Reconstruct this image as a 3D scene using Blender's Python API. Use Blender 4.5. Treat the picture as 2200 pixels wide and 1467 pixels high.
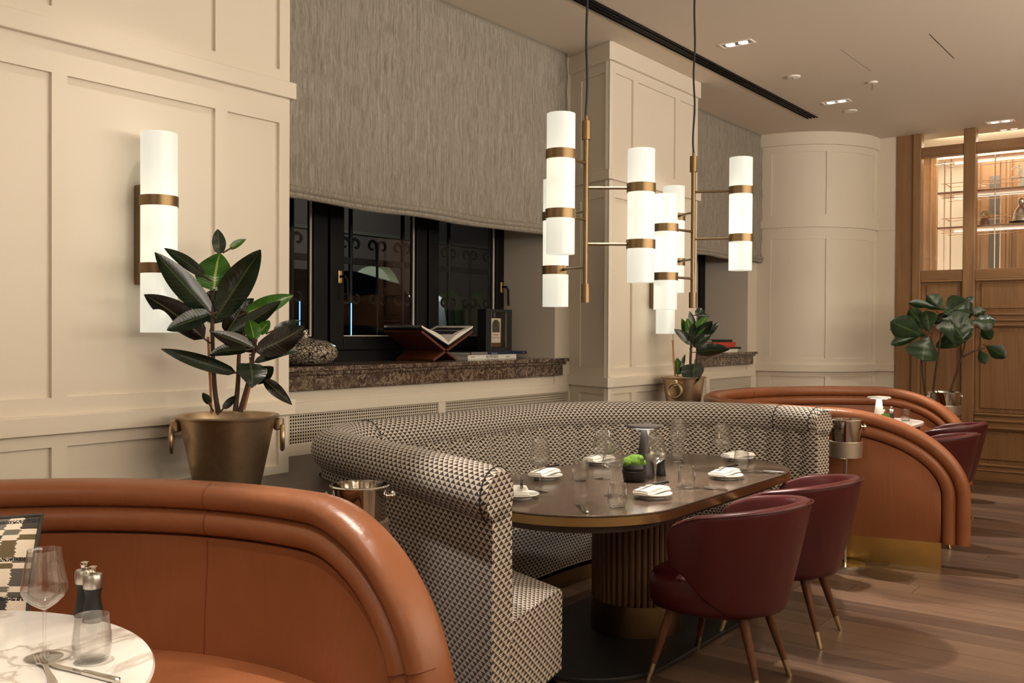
import bpy, bmesh, math, random
from math import sin, cos, pi, radians, sqrt, atan2
from mathutils import Vector, Matrix

for o in list(bpy.data.objects):
    bpy.data.objects.remove(o)
SC = bpy.context.scene
COL = SC.collection
random.seed(7)

# ------------------------------------------------------------------ camera, world, light, exposure
cam_d = bpy.data.cameras.new('camera')
cam = bpy.data.objects.new('camera', cam_d)
COL.objects.link(cam)
cam_d.sensor_width = 36.0
cam_d.lens = 2050.0 / 2200.0 * 36.0
cam_d.clip_start = 0.02
cam_d.clip_end = 200
RX, RY, RZ = (0.60389, 0.00523, -0.79705), (-0.79705, 0.01078, -0.60382), (0.00543, 0.99993, 0.01068)
cam.matrix_world = Matrix((RX + (0.0,), RY + (0.0,), RZ + (1.5,), (0, 0, 0, 1)))
SC.camera = cam

SC.view_settings.view_transform = 'Standard'
SC.view_settings.look = 'None'
SC.view_settings.gamma = 1.0
SC.view_settings.use_curve_mapping = False
SC.view_settings.exposure = 0.0
try:
    SC.cycles.max_bounces = 14
    SC.cycles.transmission_bounces = 12
    SC.cycles.diffuse_bounces = 4
    SC.cycles.glossy_bounces = 4
    SC.cycles.transparent_max_bounces = 24
    SC.cycles.caustics_reflective = False
    SC.cycles.caustics_refractive = False
    SC.cycles.sample_clamp_indirect = 6.0
except Exception:
    pass

world = bpy.data.worlds.new('night')
SC.world = world
world.use_nodes = True
world.node_tree.nodes['Background'].inputs[0].default_value = (0.02, 0.026, 0.04, 1)
world.node_tree.nodes['Background'].inputs[1].default_value = 0.3

WARM = (1.0, 0.91, 0.80)
CEIL = 3.61


def add_spot(x, y, p, size=62, blend=0.45, r=0.03, color=WARM, z=3.58, tilt=(0, 0)):
    l = bpy.data.lights.new('downlight_beam', 'SPOT')
    l.energy, l.color, l.spot_size, l.spot_blend, l.shadow_soft_size = p, color, radians(size), blend, r
    o = bpy.data.objects.new('downlight_beam', l)
    o.location = (x, y, z)
    o.rotation_euler = (radians(tilt[0]), radians(tilt[1]), 0)
    COL.objects.link(o)
    return o


def add_area(loc, sx, sy, p, rot, color=WARM, spread=180):
    l = bpy.data.lights.new('room_fill', 'AREA')
    l.shape, l.size, l.size_y, l.energy, l.color, l.spread = 'RECTANGLE', sx, sy, p, color, radians(spread)
    o = bpy.data.objects.new('room_fill', l)
    o.location, o.rotation_euler = loc, rot
    COL.objects.link(o)
    return o


# the recessed twin downlights of the dining room, those in view and the ones before and beside them
for x in (2.19, 4.37, 6.55, 8.73):
    add_spot(x, 2.97, 36 if x < 3 else 46, size=88, blend=0.7)
    add_spot(x, 2.865, 300 if x < 3 else 520, size=46, blend=0.45, tilt=(-27, 0))
for x, y, p in ((0.95, 2.2, 230), (3.75, 2.1, 150), (4.25, 2.35, 190)):
    add_spot(x, y, p, size=44, blend=0.5)
for x in (2.2, 4.4, 6.6, 8.8):
    add_spot(x, -1.2, 14, size=80, blend=0.5)
add_spot(10.0, 1.88, 45, size=90, blend=0.6)
add_spot(10.0, -0.6, 45, size=90, blend=0.6)
# unseen fills added to brighten room and ceiling, behind and right of the camera
add_area((1.5, -2.2, 3.3), 6.0, 2.5, 22, (radians(38), 0, 0), (1.0, 0.92, 0.82))
add_area((-2.2, 1.0, 3.0), 2.5, 3.0, 22, (0, radians(-52), 0), (1.0, 0.92, 0.82))
add_area((4.5, -2.6, 2.2), 9.0, 1.5, 540, (radians(158), 0, 0), (1.0, 0.92, 0.82))
# street lamp outside the window
_sl = bpy.data.lights.new('street_light', 'POINT')
_sl.energy, _sl.color, _sl.shadow_soft_size = 520, (0.95, 1.0, 0.86), 0.2
_so = bpy.data.objects.new('street_light', _sl)
_so.location = (19.0, 17.0, 5.2)
COL.objects.link(_so)


# ------------------------------------------------------------------ helpers
def lin(r, g, b):
    f = lambda c: c / 12.92 if c <= 0.04045 else ((c + 0.055) / 1.055) ** 2.4
    return (f(r / 255), f(g / 255), f(b / 255), 1.0)


class MB:
    """collects vertices and faces of ONE mesh"""
    def __init__(self):
        self.v, self.f, self.uv, self.hasuv = [], [], [], False

    def add(self, vs, fs, uvs=None):
        n = len(self.v)
        self.v += [tuple(p) for p in vs]
        self.f += [tuple(i + n for i in f) for f in fs]
        if uvs:
            self.hasuv = True
            self.uv += list(uvs)
        else:
            self.uv += [(0, 0)] * len(vs)
        return self

    def box(self, x0, x1, y0, y1, z0, z1):
        x0, x1 = min(x0, x1), max(x0, x1)
        y0, y1 = min(y0, y1), max(y0, y1)
        z0, z1 = min(z0, z1), max(z0, z1)
        return self.add([(x0, y0, z0), (x1, y0, z0), (x1, y1, z0), (x0, y1, z0), (x0, y0, z1), (x1, y0, z1), (x1, y1, z1), (x0, y1, z1)],
                        [(0, 3, 2, 1), (4, 5, 6, 7), (0, 1, 5, 4), (1, 2, 6, 5), (2, 3, 7, 6), (3, 0, 4, 7)])

    def grid(self, rows, closeu=False, closev=False, uv=None, flip=False):
        m, n = len(rows), len(rows[0])
        vs = [p for r in rows for p in r]
        fs = []
        for i in range(m if closeu else m - 1):
            for j in range(n if closev else n - 1):
                a, b, c, d = i * n + j, i * n + (j + 1) % n, ((i + 1) % m) * n + (j + 1) % n, ((i + 1) % m) * n + j
                fs.append((a, d, c, b) if flip else (a, b, c, d))
        uvs = [q for r in uv for q in r] if uv else None
        return self.add(vs, fs, uvs)

    def lathe(self, prof, n=24, c=(0, 0, 0), sx=1.0, sy=1.0):
        rows = []
        for r, z in prof:
            rows.append([(c[0] + sx * r * cos(2 * pi * k / n), c[1] + sy * r * sin(2 * pi * k / n), c[2] + z) for k in range(n)])
        self.grid(rows, closev=True, flip=False)
        b = len(self.v) - len(rows) * n
        if prof[0][0] > 1e-6:
            self.f.append(tuple(b + k for k in reversed(range(n))))
        if prof[-1][0] > 1e-6:
            self.f.append(tuple(b + (len(rows) - 1) * n + k for k in range(n)))
        return self

    def tube(self, pts, r, n=10, caps=True, ez=1.0):
        P = [Vector(p) for p in pts]
        rows = []
        up = Vector((0, 0, 1))
        prev = None
        for i, p in enumerate(P):
            t = (P[min(i + 1, len(P) - 1)] - P[max(i - 1, 0)]).normalized()
            if prev is None:
                a = up if abs(t.z) < 0.9 else Vector((1, 0, 0))
                u = (a - t * a.dot(t)).normalized()
            else:
                u = (prev - t * prev.dot(t)).normalized()
            prev = u
            w = t.cross(u)
            rr = r(i / (len(P) - 1)) if callable(r) else r
            rows.append([tuple(p + u * (rr * ez * cos(2 * pi * k / n)) + w * (rr * sin(2 * pi * k / n))) for k in range(n)])
        self.grid(rows, closev=True)
        if caps:
            b = len(self.v) - len(rows) * n
            self.f.append(tuple(b + k for k in reversed(range(n))))
            self.f.append(tuple(b + (len(rows) - 1) * n + k for k in range(n)))
        return self

    def prism(self, poly, z0, z1):
        n = len(poly)
        vs = [(x, y, z0) for x, y in poly] + [(x, y, z1) for x, y in poly]
        fs = [tuple(reversed(range(n))), tuple(range(n, 2 * n))] + [(i, (i + 1) % n, n + (i + 1) % n, n + i) for i in range(n)]
        return self.add(vs, fs)

    def sphere(self, c, rx, ry, rz, n=16, m=10):
        return self.lathe([(max(1e-7, sin(pi * i / m)), -cos(pi * i / m)) for i in range(m + 1)], n) if False else self._sph(c, rx, ry, rz, n, m)

    def _sph(self, c, rx, ry, rz, n, m):
        rows = [[(c[0] + rx * sin(pi * i / m) * cos(2 * pi * k / n), c[1] + ry * sin(pi * i / m) * sin(2 * pi * k / n), c[2] - rz * cos(pi * i / m))
                 for k in range(n)] for i in range(1, m)]
        self.grid(rows, closev=True)
        b = len(self.v) - len(rows) * n
        self.v += [(c[0], c[1], c[2] - rz), (c[0], c[1], c[2] + rz)]
        self.uv += [(0, 0)] * 2
        lo, hi = len(self.v) - 2, len(self.v) - 1
        for k in range(n):
            self.f.append((lo, b + (k + 1) % n, b + k))
            e = b + (len(rows) - 1) * n
            self.f.append((hi, e + k, e + (k + 1) % n))
        return self

    def move(self, M):
        self.v = [tuple(M @ Vector(p)) for p in self.v]
        return self


def obj(name, mb, m, parent=None, smooth=35, bevel=0, subsurf=0, world=True, kind=None, solid=0, label=None, bseg=2, recalc=True):
    me = bpy.data.meshes.new(name)
    off = Vector((0, 0, 0))
    if parent is not None and world:
        p = parent
        while p is not None:
            off += p.location
            p = p.parent
    me.from_pydata([(a - off.x, b - off.y, c - off.z) for a, b, c in mb.v], [], mb.f)
    if mb.hasuv:
        ul = me.uv_layers.new(name='UVMap')
        for lp in me.loops:
            ul.data[lp.index].uv = mb.uv[lp.vertex_index]
    me.update()
    me.validate()
    if recalc:
        bm = bmesh.new()
        bm.from_mesh(me)
        bmesh.ops.recalc_face_normals(bm, faces=bm.faces)
        bm.to_mesh(me)
        bm.free()
    o = bpy.data.objects.new(name, me)
    COL.objects.link(o)
    if m:
        me.materials.append(m)
    if smooth:
        me.shade_smooth()
        if smooth < 180:
            me.set_sharp_from_angle(angle=radians(smooth))
    if parent is not None:
        o.parent = parent
    if solid:
        md = o.modifiers.new('thickness', 'SOLIDIFY')
        md.thickness, md.offset = solid, 0
    if bevel:
        md = o.modifiers.new('edges', 'BEVEL')
        md.width, md.segments, md.limit_method, md.angle_limit = bevel, bseg, 'ANGLE', radians(40)
    if subsurf:
        md = o.modifiers.new('round', 'SUBSURF')
        md.levels = md.render_levels = subsurf
    if kind:
        o['kind'] = kind
    if label:
        o['label'] = label
    return o


def tag(o, label, cat, group=None):
    o['label'], o['category'] = label, cat
    if group:
        o['group'] = group
    return o


def thing(name, label, cat, loc=(0, 0, 0), rz=0.0, group=None):
    o = bpy.data.objects.new(name, None)
    o.empty_display_size = 0.05
    COL.objects.link(o)
    o.location, o.rotation_euler = loc, (0, 0, rz)
    return tag(o, label, cat, group)


def dup(root, loc, rz=0.0, label=None, group=None):
    r = root.copy()
    COL.objects.link(r)
    r.location, r.rotation_euler = loc, (0, 0, rz)
    if label:
        r['label'] = label
    if group:
        r['group'] = group

    def rec(a, b):
        for ch in list(a.children):
            c = ch.copy()
            COL.objects.link(c)
            c.parent = b
            rec(ch, c)
    rec(root, r)
    return r


def struct(name, mb, m, **k):
    return obj(name, mb, m, kind='structure', **k)


def group_root(name):
    o = bpy.data.objects.new(name, None)
    o.empty_display_size = 0.05
    COL.objects.link(o)
    o['kind'] = 'structure'
    return o


def text(name, s, size, M, m, parent, ext=0.0004, align='CENTER', sx=1.0):
    c = bpy.data.curves.new(name, 'FONT')
    c.body, c.size, c.extrude, c.align_x, c.align_y = s, size, ext, align, 'CENTER'
    t = bpy.data.objects.new(name, c)
    COL.objects.link(t)
    bpy.context.view_layer.update()
    me = bpy.data.meshes.new_from_object(t)
    bpy.data.objects.remove(t)
    mb = MB()
    mb.add([tuple(M @ Vector((v.co.x * sx, v.co.y, v.co.z))) for v in me.vertices], [tuple(p.vertices) for p in me.polygons])
    bpy.data.meshes.remove(me)
    return obj(name, mb, m, parent, smooth=0)


def spline(P, n=16):
    P = [Vector(p) for p in P]
    out = []
    for i in range(len(P) - 1):
        a, b = P[i], P[i + 1]
        t0 = (P[i + 1] - P[i - 1]) * 0.5 if i > 0 else (b - a)
        t1 = (P[i + 2] - a) * 0.5 if i + 2 < len(P) else (b - a)
        for k in range(n):
            u = k / n
            out.append(a * (2 * u**3 - 3 * u**2 + 1) + t0 * (u**3 - 2 * u**2 + u) + b * (-2 * u**3 + 3 * u**2) + t1 * (u**3 - u**2))
    out.append(P[-1])
    return out


def resample(P, step):
    P = [Vector(p) for p in P]
    S = [0.0]
    for i in range(1, len(P)):
        S.append(S[-1] + (P[i] - P[i - 1]).length)
    n = max(2, int(round(S[-1] / step)))
    out, j = [], 0
    for k in range(n + 1):
        s = S[-1] * k / n
        while j < len(S) - 2 and S[j + 1] < s:
            j += 1
        u = (s - S[j]) / max(1e-9, S[j + 1] - S[j])
        out.append(P[j].lerp(P[j + 1], min(1, max(0, u))))
    return out, S[-1]


def rrect(x0, x1, y0, y1, r, n=10):
    out = []
    for cx, cy, a0 in ((x1 - r, y1 - r, 0), (x0 + r, y1 - r, 90), (x0 + r, y0 + r, 180), (x1 - r, y0 + r, 270)):
        for k in range(n + 1):
            a = radians(a0 + 90 * k / n)
            out.append((cx + r * cos(a), cy + r * sin(a)))
    return out


# ------------------------------------------------------------------ materials (all procedural)
def new_mat(name):
    m = bpy.data.materials.new(name)
    m.use_nodes = True
    nt = m.node_tree
    return m, nt, nt.nodes['Principled BSDF'], nt.nodes['Material Output']


def N(nt, t, **k):
    n = nt.nodes.new(t)
    for a, b in k.items():
        if a in n.inputs.keys() if hasattr(n.inputs, 'keys') else False:
            n.inputs[a].default_value = b
        else:
            setattr(n, a, b)
    return n


def mat(name, c, rough=0.5, metal=0.0, coat=0.0, spec=None, bump=0.0, bscale=60, sheen=0.0, vary=0.0):
    m, nt, p, out = new_mat(name)
    p.inputs['Base Color'].default_value = c
    p.inputs['Roughness'].default_value = rough
    p.inputs['Metallic'].default_value = metal
    p.inputs['Coat Weight'].default_value = coat
    p.inputs['Sheen Weight'].default_value = sheen
    if spec is not None:
        p.inputs['Specular IOR Level'].default_value = spec
    if bump or vary:
        tc = N(nt, 'ShaderNodeTexCoord')
        nz = N(nt, 'ShaderNodeTexNoise')
        nz.inputs['Scale'].default_value = bscale
        nz.inputs['Detail'].default_value = 4
        nt.links.new(tc.outputs['Object'], nz.inputs['Vector'])
        if bump:
            b = N(nt, 'ShaderNodeBump')
            b.inputs['Strength'].default_value = bump
            b.inputs['Distance'].default_value = 0.01
            nt.links.new(nz.outputs['Fac'], b.inputs['Height'])
            nt.links.new(b.outputs['Normal'], p.inputs['Normal'])
        if vary:
            ramp(nt, nz.outputs['Fac'], [(0.3, tuple(x * (1 - vary) for x in c[:3]) + (1,)), (0.7, tuple(min(1, x * (1 + vary)) for x in c[:3]) + (1,))], p.inputs['Base Color'])
    return m


def ramp(nt, src, stops, dst=None, interp='LINEAR'):
    r = N(nt, 'ShaderNodeValToRGB')
    r.color_ramp.interpolation = interp
    e = r.color_ramp.elements
    while len(e) < len(stops):
        e.new(0.5)
    for i, (pos, c) in enumerate(stops):
        e[i].position, e[i].color = pos, c
    nt.links.new(src, r.inputs['Fac'])
    if dst is not None:
        nt.links.new(r.outputs['Color'], dst)
    return r


def mth(nt, op, a, b=None, c=None):
    n = N(nt, 'ShaderNodeMath')
    n.operation = op
    for i, s in enumerate((a, b, c)):
        if s is None:
            continue
        if isinstance(s, (int, float)):
            n.inputs[i].default_value = s
        else:
            nt.links.new(s, n.inputs[i])
    return n.outputs[0]


def mapping(nt, src, scale=(1, 1, 1), rot=(0, 0, 0)):
    mp = N(nt, 'ShaderNodeMapping')
    mp.inputs['Scale'].default_value = scale
    mp.inputs['Rotation'].default_value = rot
    nt.links.new(src, mp.inputs['Vector'])
    return mp.outputs['Vector']


def noise(nt, vec, scale, detail=4, rough=0.5, dist=0.0):
    n = N(nt, 'ShaderNodeTexNoise')
    n.inputs['Scale'].default_value, n.inputs['Detail'].default_value = scale, detail
    n.inputs['Roughness'].default_value, n.inputs['Distortion'].default_value = rough, dist
    nt.links.new(vec, n.inputs['Vector'])
    return n.outputs['Fac']


def bump(nt, h, p, strength=0.3, dist=0.005):
    b = N(nt, 'ShaderNodeBump')
    b.inputs['Strength'].default_value, b.inputs['Distance'].default_value = strength, dist
    nt.links.new(h, b.inputs['Height'])
    nt.links.new(b.outputs['Normal'], p.inputs['Normal'])


def wood_mat(name, c0, c1, axis=2, rough=0.4, scale=6.0, coat=0.0, rnd=0.0, spec=0.4):
    m, nt, p, out = new_mat(name)
    tc = N(nt, 'ShaderNodeTexCoord')
    vec = tc.outputs['Object']
    if rnd:
        oi = N(nt, 'ShaderNodeObjectInfo')
        va = N(nt, 'ShaderNodeVectorMath')
        va.operation = 'ADD'
        sc = N(nt, 'ShaderNodeVectorMath')
        sc.operation = 'SCALE'
        sc.inputs[0].default_value = (7.3, 3.1, 5.7)
        nt.links.new(oi.outputs['Random'], sc.inputs['Scale'])
        nt.links.new(vec, va.inputs[0])
        nt.links.new(sc.outputs[0], va.inputs[1])
        vec = va.outputs[0]
    s = [scale * 3] * 3
    s[axis] = scale * 0.16
    v = mapping(nt, vec, tuple(s))
    a = noise(nt, v, 1.0, 6, 0.62, 1.2)
    b = noise(nt, mapping(nt, vec, tuple(x * 5 for x in s)), 1.0, 3, 0.6)
    f = mth(nt, 'ADD', mth(nt, 'MULTIPLY', a, 0.7), mth(nt, 'MULTIPLY', b, 0.3))
    if rnd:
        f = mth(nt, 'ADD', f, mth(nt, 'MULTIPLY', mth(nt, 'SUBTRACT', oi.outputs['Random'], 0.5), rnd))
    ramp(nt, f, [(0.3, c0), (0.7, c1)], p.inputs['Base Color'])
    p.inputs['Roughness'].default_value = rough
    p.inputs['Coat Weight'].default_value = coat
    p.inputs['Specular IOR Level'].default_value = spec
    bump(nt, f, p, 0.12, 0.002)
    return m


def leather_mat(name, c, rough=0.38, vary=0.18, wr=0.25, spec=0.5):
    m, nt, p, out = new_mat(name)
    tc = N(nt, 'ShaderNodeTexCoord')
    v = tc.outputs['Object']
    big = noise(nt, v, 2.2, 3, 0.5)
    fine = noise(nt, v, 260, 2, 0.6)
    wrk = noise(nt, mapping(nt, v, (5, 5, 1.2)), 1.6, 3, 0.5, 0.6)
    ramp(nt, big, [(0.3, tuple(x * (1 - vary) for x in c[:3]) + (1,)), (0.72, tuple(min(1, x * (1 + vary)) for x in c[:3]) + (1,))], p.inputs['Base Color'])
    h = mth(nt, 'ADD', mth(nt, 'MULTIPLY', fine, 0.04), mth(nt, 'MULTIPLY', wrk, 1.0))
    bump(nt, h, p, wr, 0.02)
    p.inputs['Roughness'].default_value = rough
    p.inputs['Specular IOR Level'].default_value = spec
    return m


def emit_mat(name, c, s, grad=None):
    m, nt, p, out = new_mat(name)
    p.inputs['Base Color'].default_value = (0.3, 0.3, 0.28, 1)
    p.inputs['Emission Color'].default_value = c
    p.inputs['Emission Strength'].default_value = s
    p.inputs['Roughness'].default_value = 0.6
    return m


def clear_mat():
    """tableware crystal: refracting glass that still lets most light straight through"""
    m = bpy.data.materials.new('crystal_glass')
    m.use_nodes = True
    nt = m.node_tree
    nt.nodes.clear()
    out = N(nt, 'ShaderNodeOutputMaterial')
    tr = N(nt, 'ShaderNodeBsdfTransparent')
    tr.inputs[0].default_value = (0.99, 0.99, 0.985, 1)
    gl = N(nt, 'ShaderNodeBsdfGlass')
    gl.inputs['Roughness'].default_value = 0.0
    gl.inputs['IOR'].default_value = 1.5
    gs = N(nt, 'ShaderNodeBsdfGlossy')
    gs.inputs['Roughness'].default_value = 0.03
    lw = N(nt, 'ShaderNodeLayerWeight')
    lw.inputs['Blend'].default_value = 0.5
    m1 = N(nt, 'ShaderNodeMixShader')
    nt.links.new(mth(nt, 'ADD', mth(nt, 'MULTIPLY', mth(nt, 'POWER', lw.outputs['Facing'], 3.4), 0.9), 0.03), m1.inputs[0])
    nt.links.new(tr.outputs[0], m1.inputs[1])
    nt.links.new(gs.outputs[0], m1.inputs[2])
    mx = N(nt, 'ShaderNodeMixShader')
    mx.inputs[0].default_value = 0.14
    nt.links.new(m1.outputs[0], mx.inputs[1])
    nt.links.new(gl.outputs[0], mx.inputs[2])
    nt.links.new(mx.outputs[0], out.inputs[0])
    return m


def shade_mat():
    """opal glass tube, brightest at the height of its two bulbs"""
    m, nt, p, out = new_mat('opal_glass')
    tc = N(nt, 'ShaderNodeTexCoord')
    sep = N(nt, 'ShaderNodeSeparateXYZ')
    nt.links.new(tc.outputs['Generated'], sep.inputs[0])
    z = sep.outputs[2]
    g = None
    for c in (0.40, 0.62):
        d = mth(nt, 'DIVIDE', mth(nt, 'SUBTRACT', z, c), 0.17)
        e = mth(nt, 'POWER', 2.718, mth(nt, 'MULTIPLY', mth(nt, 'MULTIPLY', d, d), -1.0))
        g = e if g is None else mth(nt, 'MAXIMUM', g, e)
    ramp(nt, g, [(0.0, (1.0, 0.965, 0.80, 1)), (1.0, (1.0, 0.975, 0.76, 1))], p.inputs['Emission Color'])
    nt.links.new(mth(nt, 'ADD', mth(nt, 'MULTIPLY', g, 0.24), 0.62), p.inputs['Emission Strength'])
    p.inputs['Base Color'].default_value = (0.35, 0.35, 0.33, 1)
    p.inputs['Roughness'].default_value = 0.3
    return m


def glass_mat(name, tint=(1, 1, 1, 1), ior=1.45, boost=0.0, rough=0.0):
    m = bpy.data.materials.new(name)
    m.use_nodes = True
    nt = m.node_tree
    nt.nodes.clear()
    out = N(nt, 'ShaderNodeOutputMaterial')
    tr = N(nt, 'ShaderNodeBsdfTransparent')
    tr.inputs[0].default_value = tint
    gl = N(nt, 'ShaderNodeBsdfGlossy')
    gl.inputs['Roughness'].default_value = rough
    gl.inputs['Color'].default_value = (1, 1, 1, 1)
    fr = N(nt, 'ShaderNodeLayerWeight')
    fr.inputs['Blend'].default_value = 0.5
    fac = mth(nt, 'MINIMUM', mth(nt, 'ADD', mth(nt, 'MULTIPLY', mth(nt, 'POWER', fr.outputs['Facing'], 4.0), 0.95), 0.04 + boost), 1.0)
    mx = N(nt, 'ShaderNodeMixShader')
    nt.links.new(fac, mx.inputs[0])
    nt.links.new(tr.outputs[0], mx.inputs[1])
    nt.links.new(gl.outputs[0], mx.inputs[2])
    nt.links.new(mx.outputs[0], out.inputs[0])
    return m


def fabric_mat():
    m, nt, p, out = new_mat('triangle_weave')
    uv = N(nt, 'ShaderNodeUVMap')
    sep = N(nt, 'ShaderNodeSeparateXYZ')
    nt.links.new(uv.outputs[0], sep.inputs[0])
    U = mth(nt, 'DIVIDE', sep.outputs[0], 0.036)
    V = mth(nt, 'DIVIDE', sep.outputs[1], 0.017)
    row = mth(nt, 'FLOOR', V)
    fv = mth(nt, 'SUBTRACT', V, row)
    off = mth(nt, 'MULTIPLY', mth(nt, 'FLOORED_MODULO', row, 2.0), 0.5)
    u2 = mth(nt, 'ADD', U, off)
    fu = mth(nt, 'SUBTRACT', u2, mth(nt, 'FLOOR', u2))
    tri = mth(nt, 'ADD', mth(nt, 'MULTIPLY', mth(nt, 'ABSOLUTE', mth(nt, 'SUBTRACT', fu, 0.5)), 2.0), fv)
    dark = mth(nt, 'MULTIPLY', mth(nt, 'LESS_THAN', tri, 1.0), mth(nt, 'GREATER_THAN', fv, 0.05))
    tc = N(nt, 'ShaderNodeTexCoord')
    nz = noise(nt, tc.outputs['Object'], 350, 2, 0.6)
    mixf = mth(nt, 'MULTIPLY', dark, 0.97)
    r = ramp(nt, mixf, [(0.0, lin(205, 194, 180)), (1.0, lin(42, 34, 32))])
    mm = N(nt, 'ShaderNodeMix')
    mm.data_type, mm.blend_type = 'RGBA', 'MULTIPLY'
    mm.inputs['Factor'].default_value = 0.5
    nt.links.new(r.outputs[0], mm.inputs['A'])
    r2 = ramp(nt, nz, [(0.3, (0.7, 0.7, 0.7, 1)), (0.7, (1, 1, 1, 1))])
    nt.links.new(r2.outputs[0], mm.inputs['B'])
    nt.links.new(mm.outputs['Result'], p.inputs['Base Color'])
    p.inputs['Roughness'].default_value = 0.85
    p.inputs['Specular IOR Level'].default_value = 0.2
    p.inputs['Sheen Weight'].default_value = 0.1
    bump(nt, nz, p, 0.25, 0.002)
    return m


def linen_mat():
    m, nt, p, out = new_mat('linen')
    tc = N(nt, 'ShaderNodeTexCoord')
    v = tc.outputs['Object']
    st = noise(nt, mapping(nt, v, (90, 90, 3.0)), 1.0, 5, 0.65, 0.3)
    fi = noise(nt, mapping(nt, v, (330, 330, 16)), 1.0, 3, 0.6)
    f = mth(nt, 'ADD', mth(nt, 'MULTIPLY', st, 0.65), mth(nt, 'MULTIPLY', fi, 0.35))
    ramp(nt, f, [(0.33, lin(112, 106, 96)), (0.5, lin(145, 138, 126)), (0.68, lin(174, 167, 154))], p.inputs['Base Color'])
    p.inputs['Roughness'].default_value = 0.9
    p.inputs['Specular IOR Level'].default_value = 0.15
    bump(nt, f, p, 0.3, 0.002)
    return m


def stone_mat(name, stops, scale, vein, vein_c, rough=0.18, warp=1.2, vw=0.02):
    m, nt, p, out = new_mat(name)
    tc = N(nt, 'ShaderNodeTexCoord')
    v = tc.outputs['Object']
    a = noise(nt, v, scale, 8, 0.6, warp)
    r = ramp(nt, a, stops)
    b = noise(nt, v, vein, 6, 0.55, 1.6)
    d = mth(nt, 'ABSOLUTE', mth(nt, 'SUBTRACT', b, 0.5))
    fac = mth(nt, 'SUBTRACT', 1.0, mth(nt, 'MINIMUM', mth(nt, 'DIVIDE', d, vw), 1.0))
    fac = mth(nt, 'MULTIPLY', fac, noise(nt, v, vein * 0.7, 2))
    mm = N(nt, 'ShaderNodeMix')
    mm.data_type = 'RGBA'
    nt.links.new(fac, mm.inputs['Factor'])
    nt.links.new(r.outputs[0], mm.inputs['A'])
    mm.inputs['B'].default_value = vein_c
    nt.links.new(mm.outputs['Result'], p.inputs['Base Color'])
    p.inputs['Roughness'].default_value = rough
    return m


def hole_mat(name, c, pitch, r, axes=(0, 2)):
    """painted sheet with real punched-through holes (transparent there)"""
    m, nt, p, out = new_mat(name)
    tc = N(nt, 'ShaderNodeTexCoord')
    sep = N(nt, 'ShaderNodeSeparateXYZ')
    nt.links.new(tc.outputs['Object'], sep.inputs[0])

    def cell(o):
        q = mth(nt, 'DIVIDE', o, pitch)
        return mth(nt, 'SUBTRACT', mth(nt, 'SUBTRACT', q, mth(nt, 'FLOOR', q)), 0.5)
    a, b = cell(sep.outputs[axes[0]]), cell(sep.outputs[axes[1]])
    d = mth(nt, 'SQRT', mth(nt, 'ADD', mth(nt, 'MULTIPLY', a, a), mth(nt, 'MULTIPLY', b, b)))
    p.inputs['Base Color'].default_value = c
    p.inputs['Roughness'].default_value = 0.5
    nt.links.new(mth(nt, 'GREATER_THAN', d, r), p.inputs['Alpha'])
    return m


def cushion_mat():
    m, nt, p, out = new_mat('ikat_weave')
    uv = N(nt, 'ShaderNodeUVMap')
    sep = N(nt, 'ShaderNodeSeparateXYZ')
    nt.links.new(uv.outputs[0], sep.inputs[0])
    tc = N(nt, 'ShaderNodeTexCoord')
    jag = noise(nt, mapping(nt, uv.outputs[0], (4, 110, 1)), 1.0, 2, 0.5)
    U = mth(nt, 'ADD', mth(nt, 'MULTIPLY', sep.outputs[0], 11.0), mth(nt, 'MULTIPLY', mth(nt, 'SUBTRACT', jag, 0.5), 0.55))
    V = mth(nt, 'MULTIPLY', sep.outputs[1], 17.0)
    # uneven bands: squares of tall and short rows
    rv = mth(nt, 'FLOOR', mth(nt, 'ADD', V, mth(nt, 'MULTIPLY', mth(nt, 'SINE', mth(nt, 'MULTIPLY', V, 2.1)), 0.45)))
    ch = mth(nt, 'FLOORED_MODULO', mth(nt, 'ADD', mth(nt, 'FLOOR', U), rv), 2.0)
    wn = N(nt, 'ShaderNodeTexWhiteNoise')
    wn.noise_dimensions = '2D'
    cmb = N(nt, 'ShaderNodeCombineXYZ')
    nt.links.new(mth(nt, 'FLOOR', U), cmb.inputs[0])
    nt.links.new(rv, cmb.inputs[1])
    nt.links.new(cmb.outputs[0], wn.inputs['Vector'])
    dk = ramp(nt, wn.outputs['Value'], [(0.0, lin(62, 56, 52)), (0.3, lin(84, 78, 74)), (0.55, lin(98, 84, 56)), (0.8, lin(104, 100, 90))], interp='CONSTANT')
    mm = N(nt, 'ShaderNodeMix')
    mm.data_type = 'RGBA'
    nt.links.new(ch, mm.inputs['Factor'])
    nt.links.new(dk.outputs[0], mm.inputs['A'])
    mm.inputs['B'].default_value = lin(214, 200, 180)
    # dark stitched lines between bands
    fv = mth(nt, 'SUBTRACT', mth(nt, 'MULTIPLY', sep.outputs[1], 4.2), mth(nt, 'FLOOR', mth(nt, 'MULTIPLY', sep.outputs[1], 4.2)))
    ln = mth(nt, 'MULTIPLY', mth(nt, 'LESS_THAN', fv, 0.11), mth(nt, 'GREATER_THAN', noise(nt, mapping(nt, uv.outputs[0], (160, 90, 1)), 1.0, 1), 0.46))
    m2 = N(nt, 'ShaderNodeMix')
    m2.data_type = 'RGBA'
    nt.links.new(ln, m2.inputs['Factor'])
    nt.links.new(mm.outputs['Result'], m2.inputs['A'])
    m2.inputs['B'].default_value = lin(30, 27, 26)
    nt.links.new(m2.outputs['Result'], p.inputs['Base Color'])
    p.inputs['Roughness'].default_value = 0.9
    bump(nt, noise(nt, tc.outputs['Object'], 220, 3), p, 0.5, 0.004)
    return m


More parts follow.
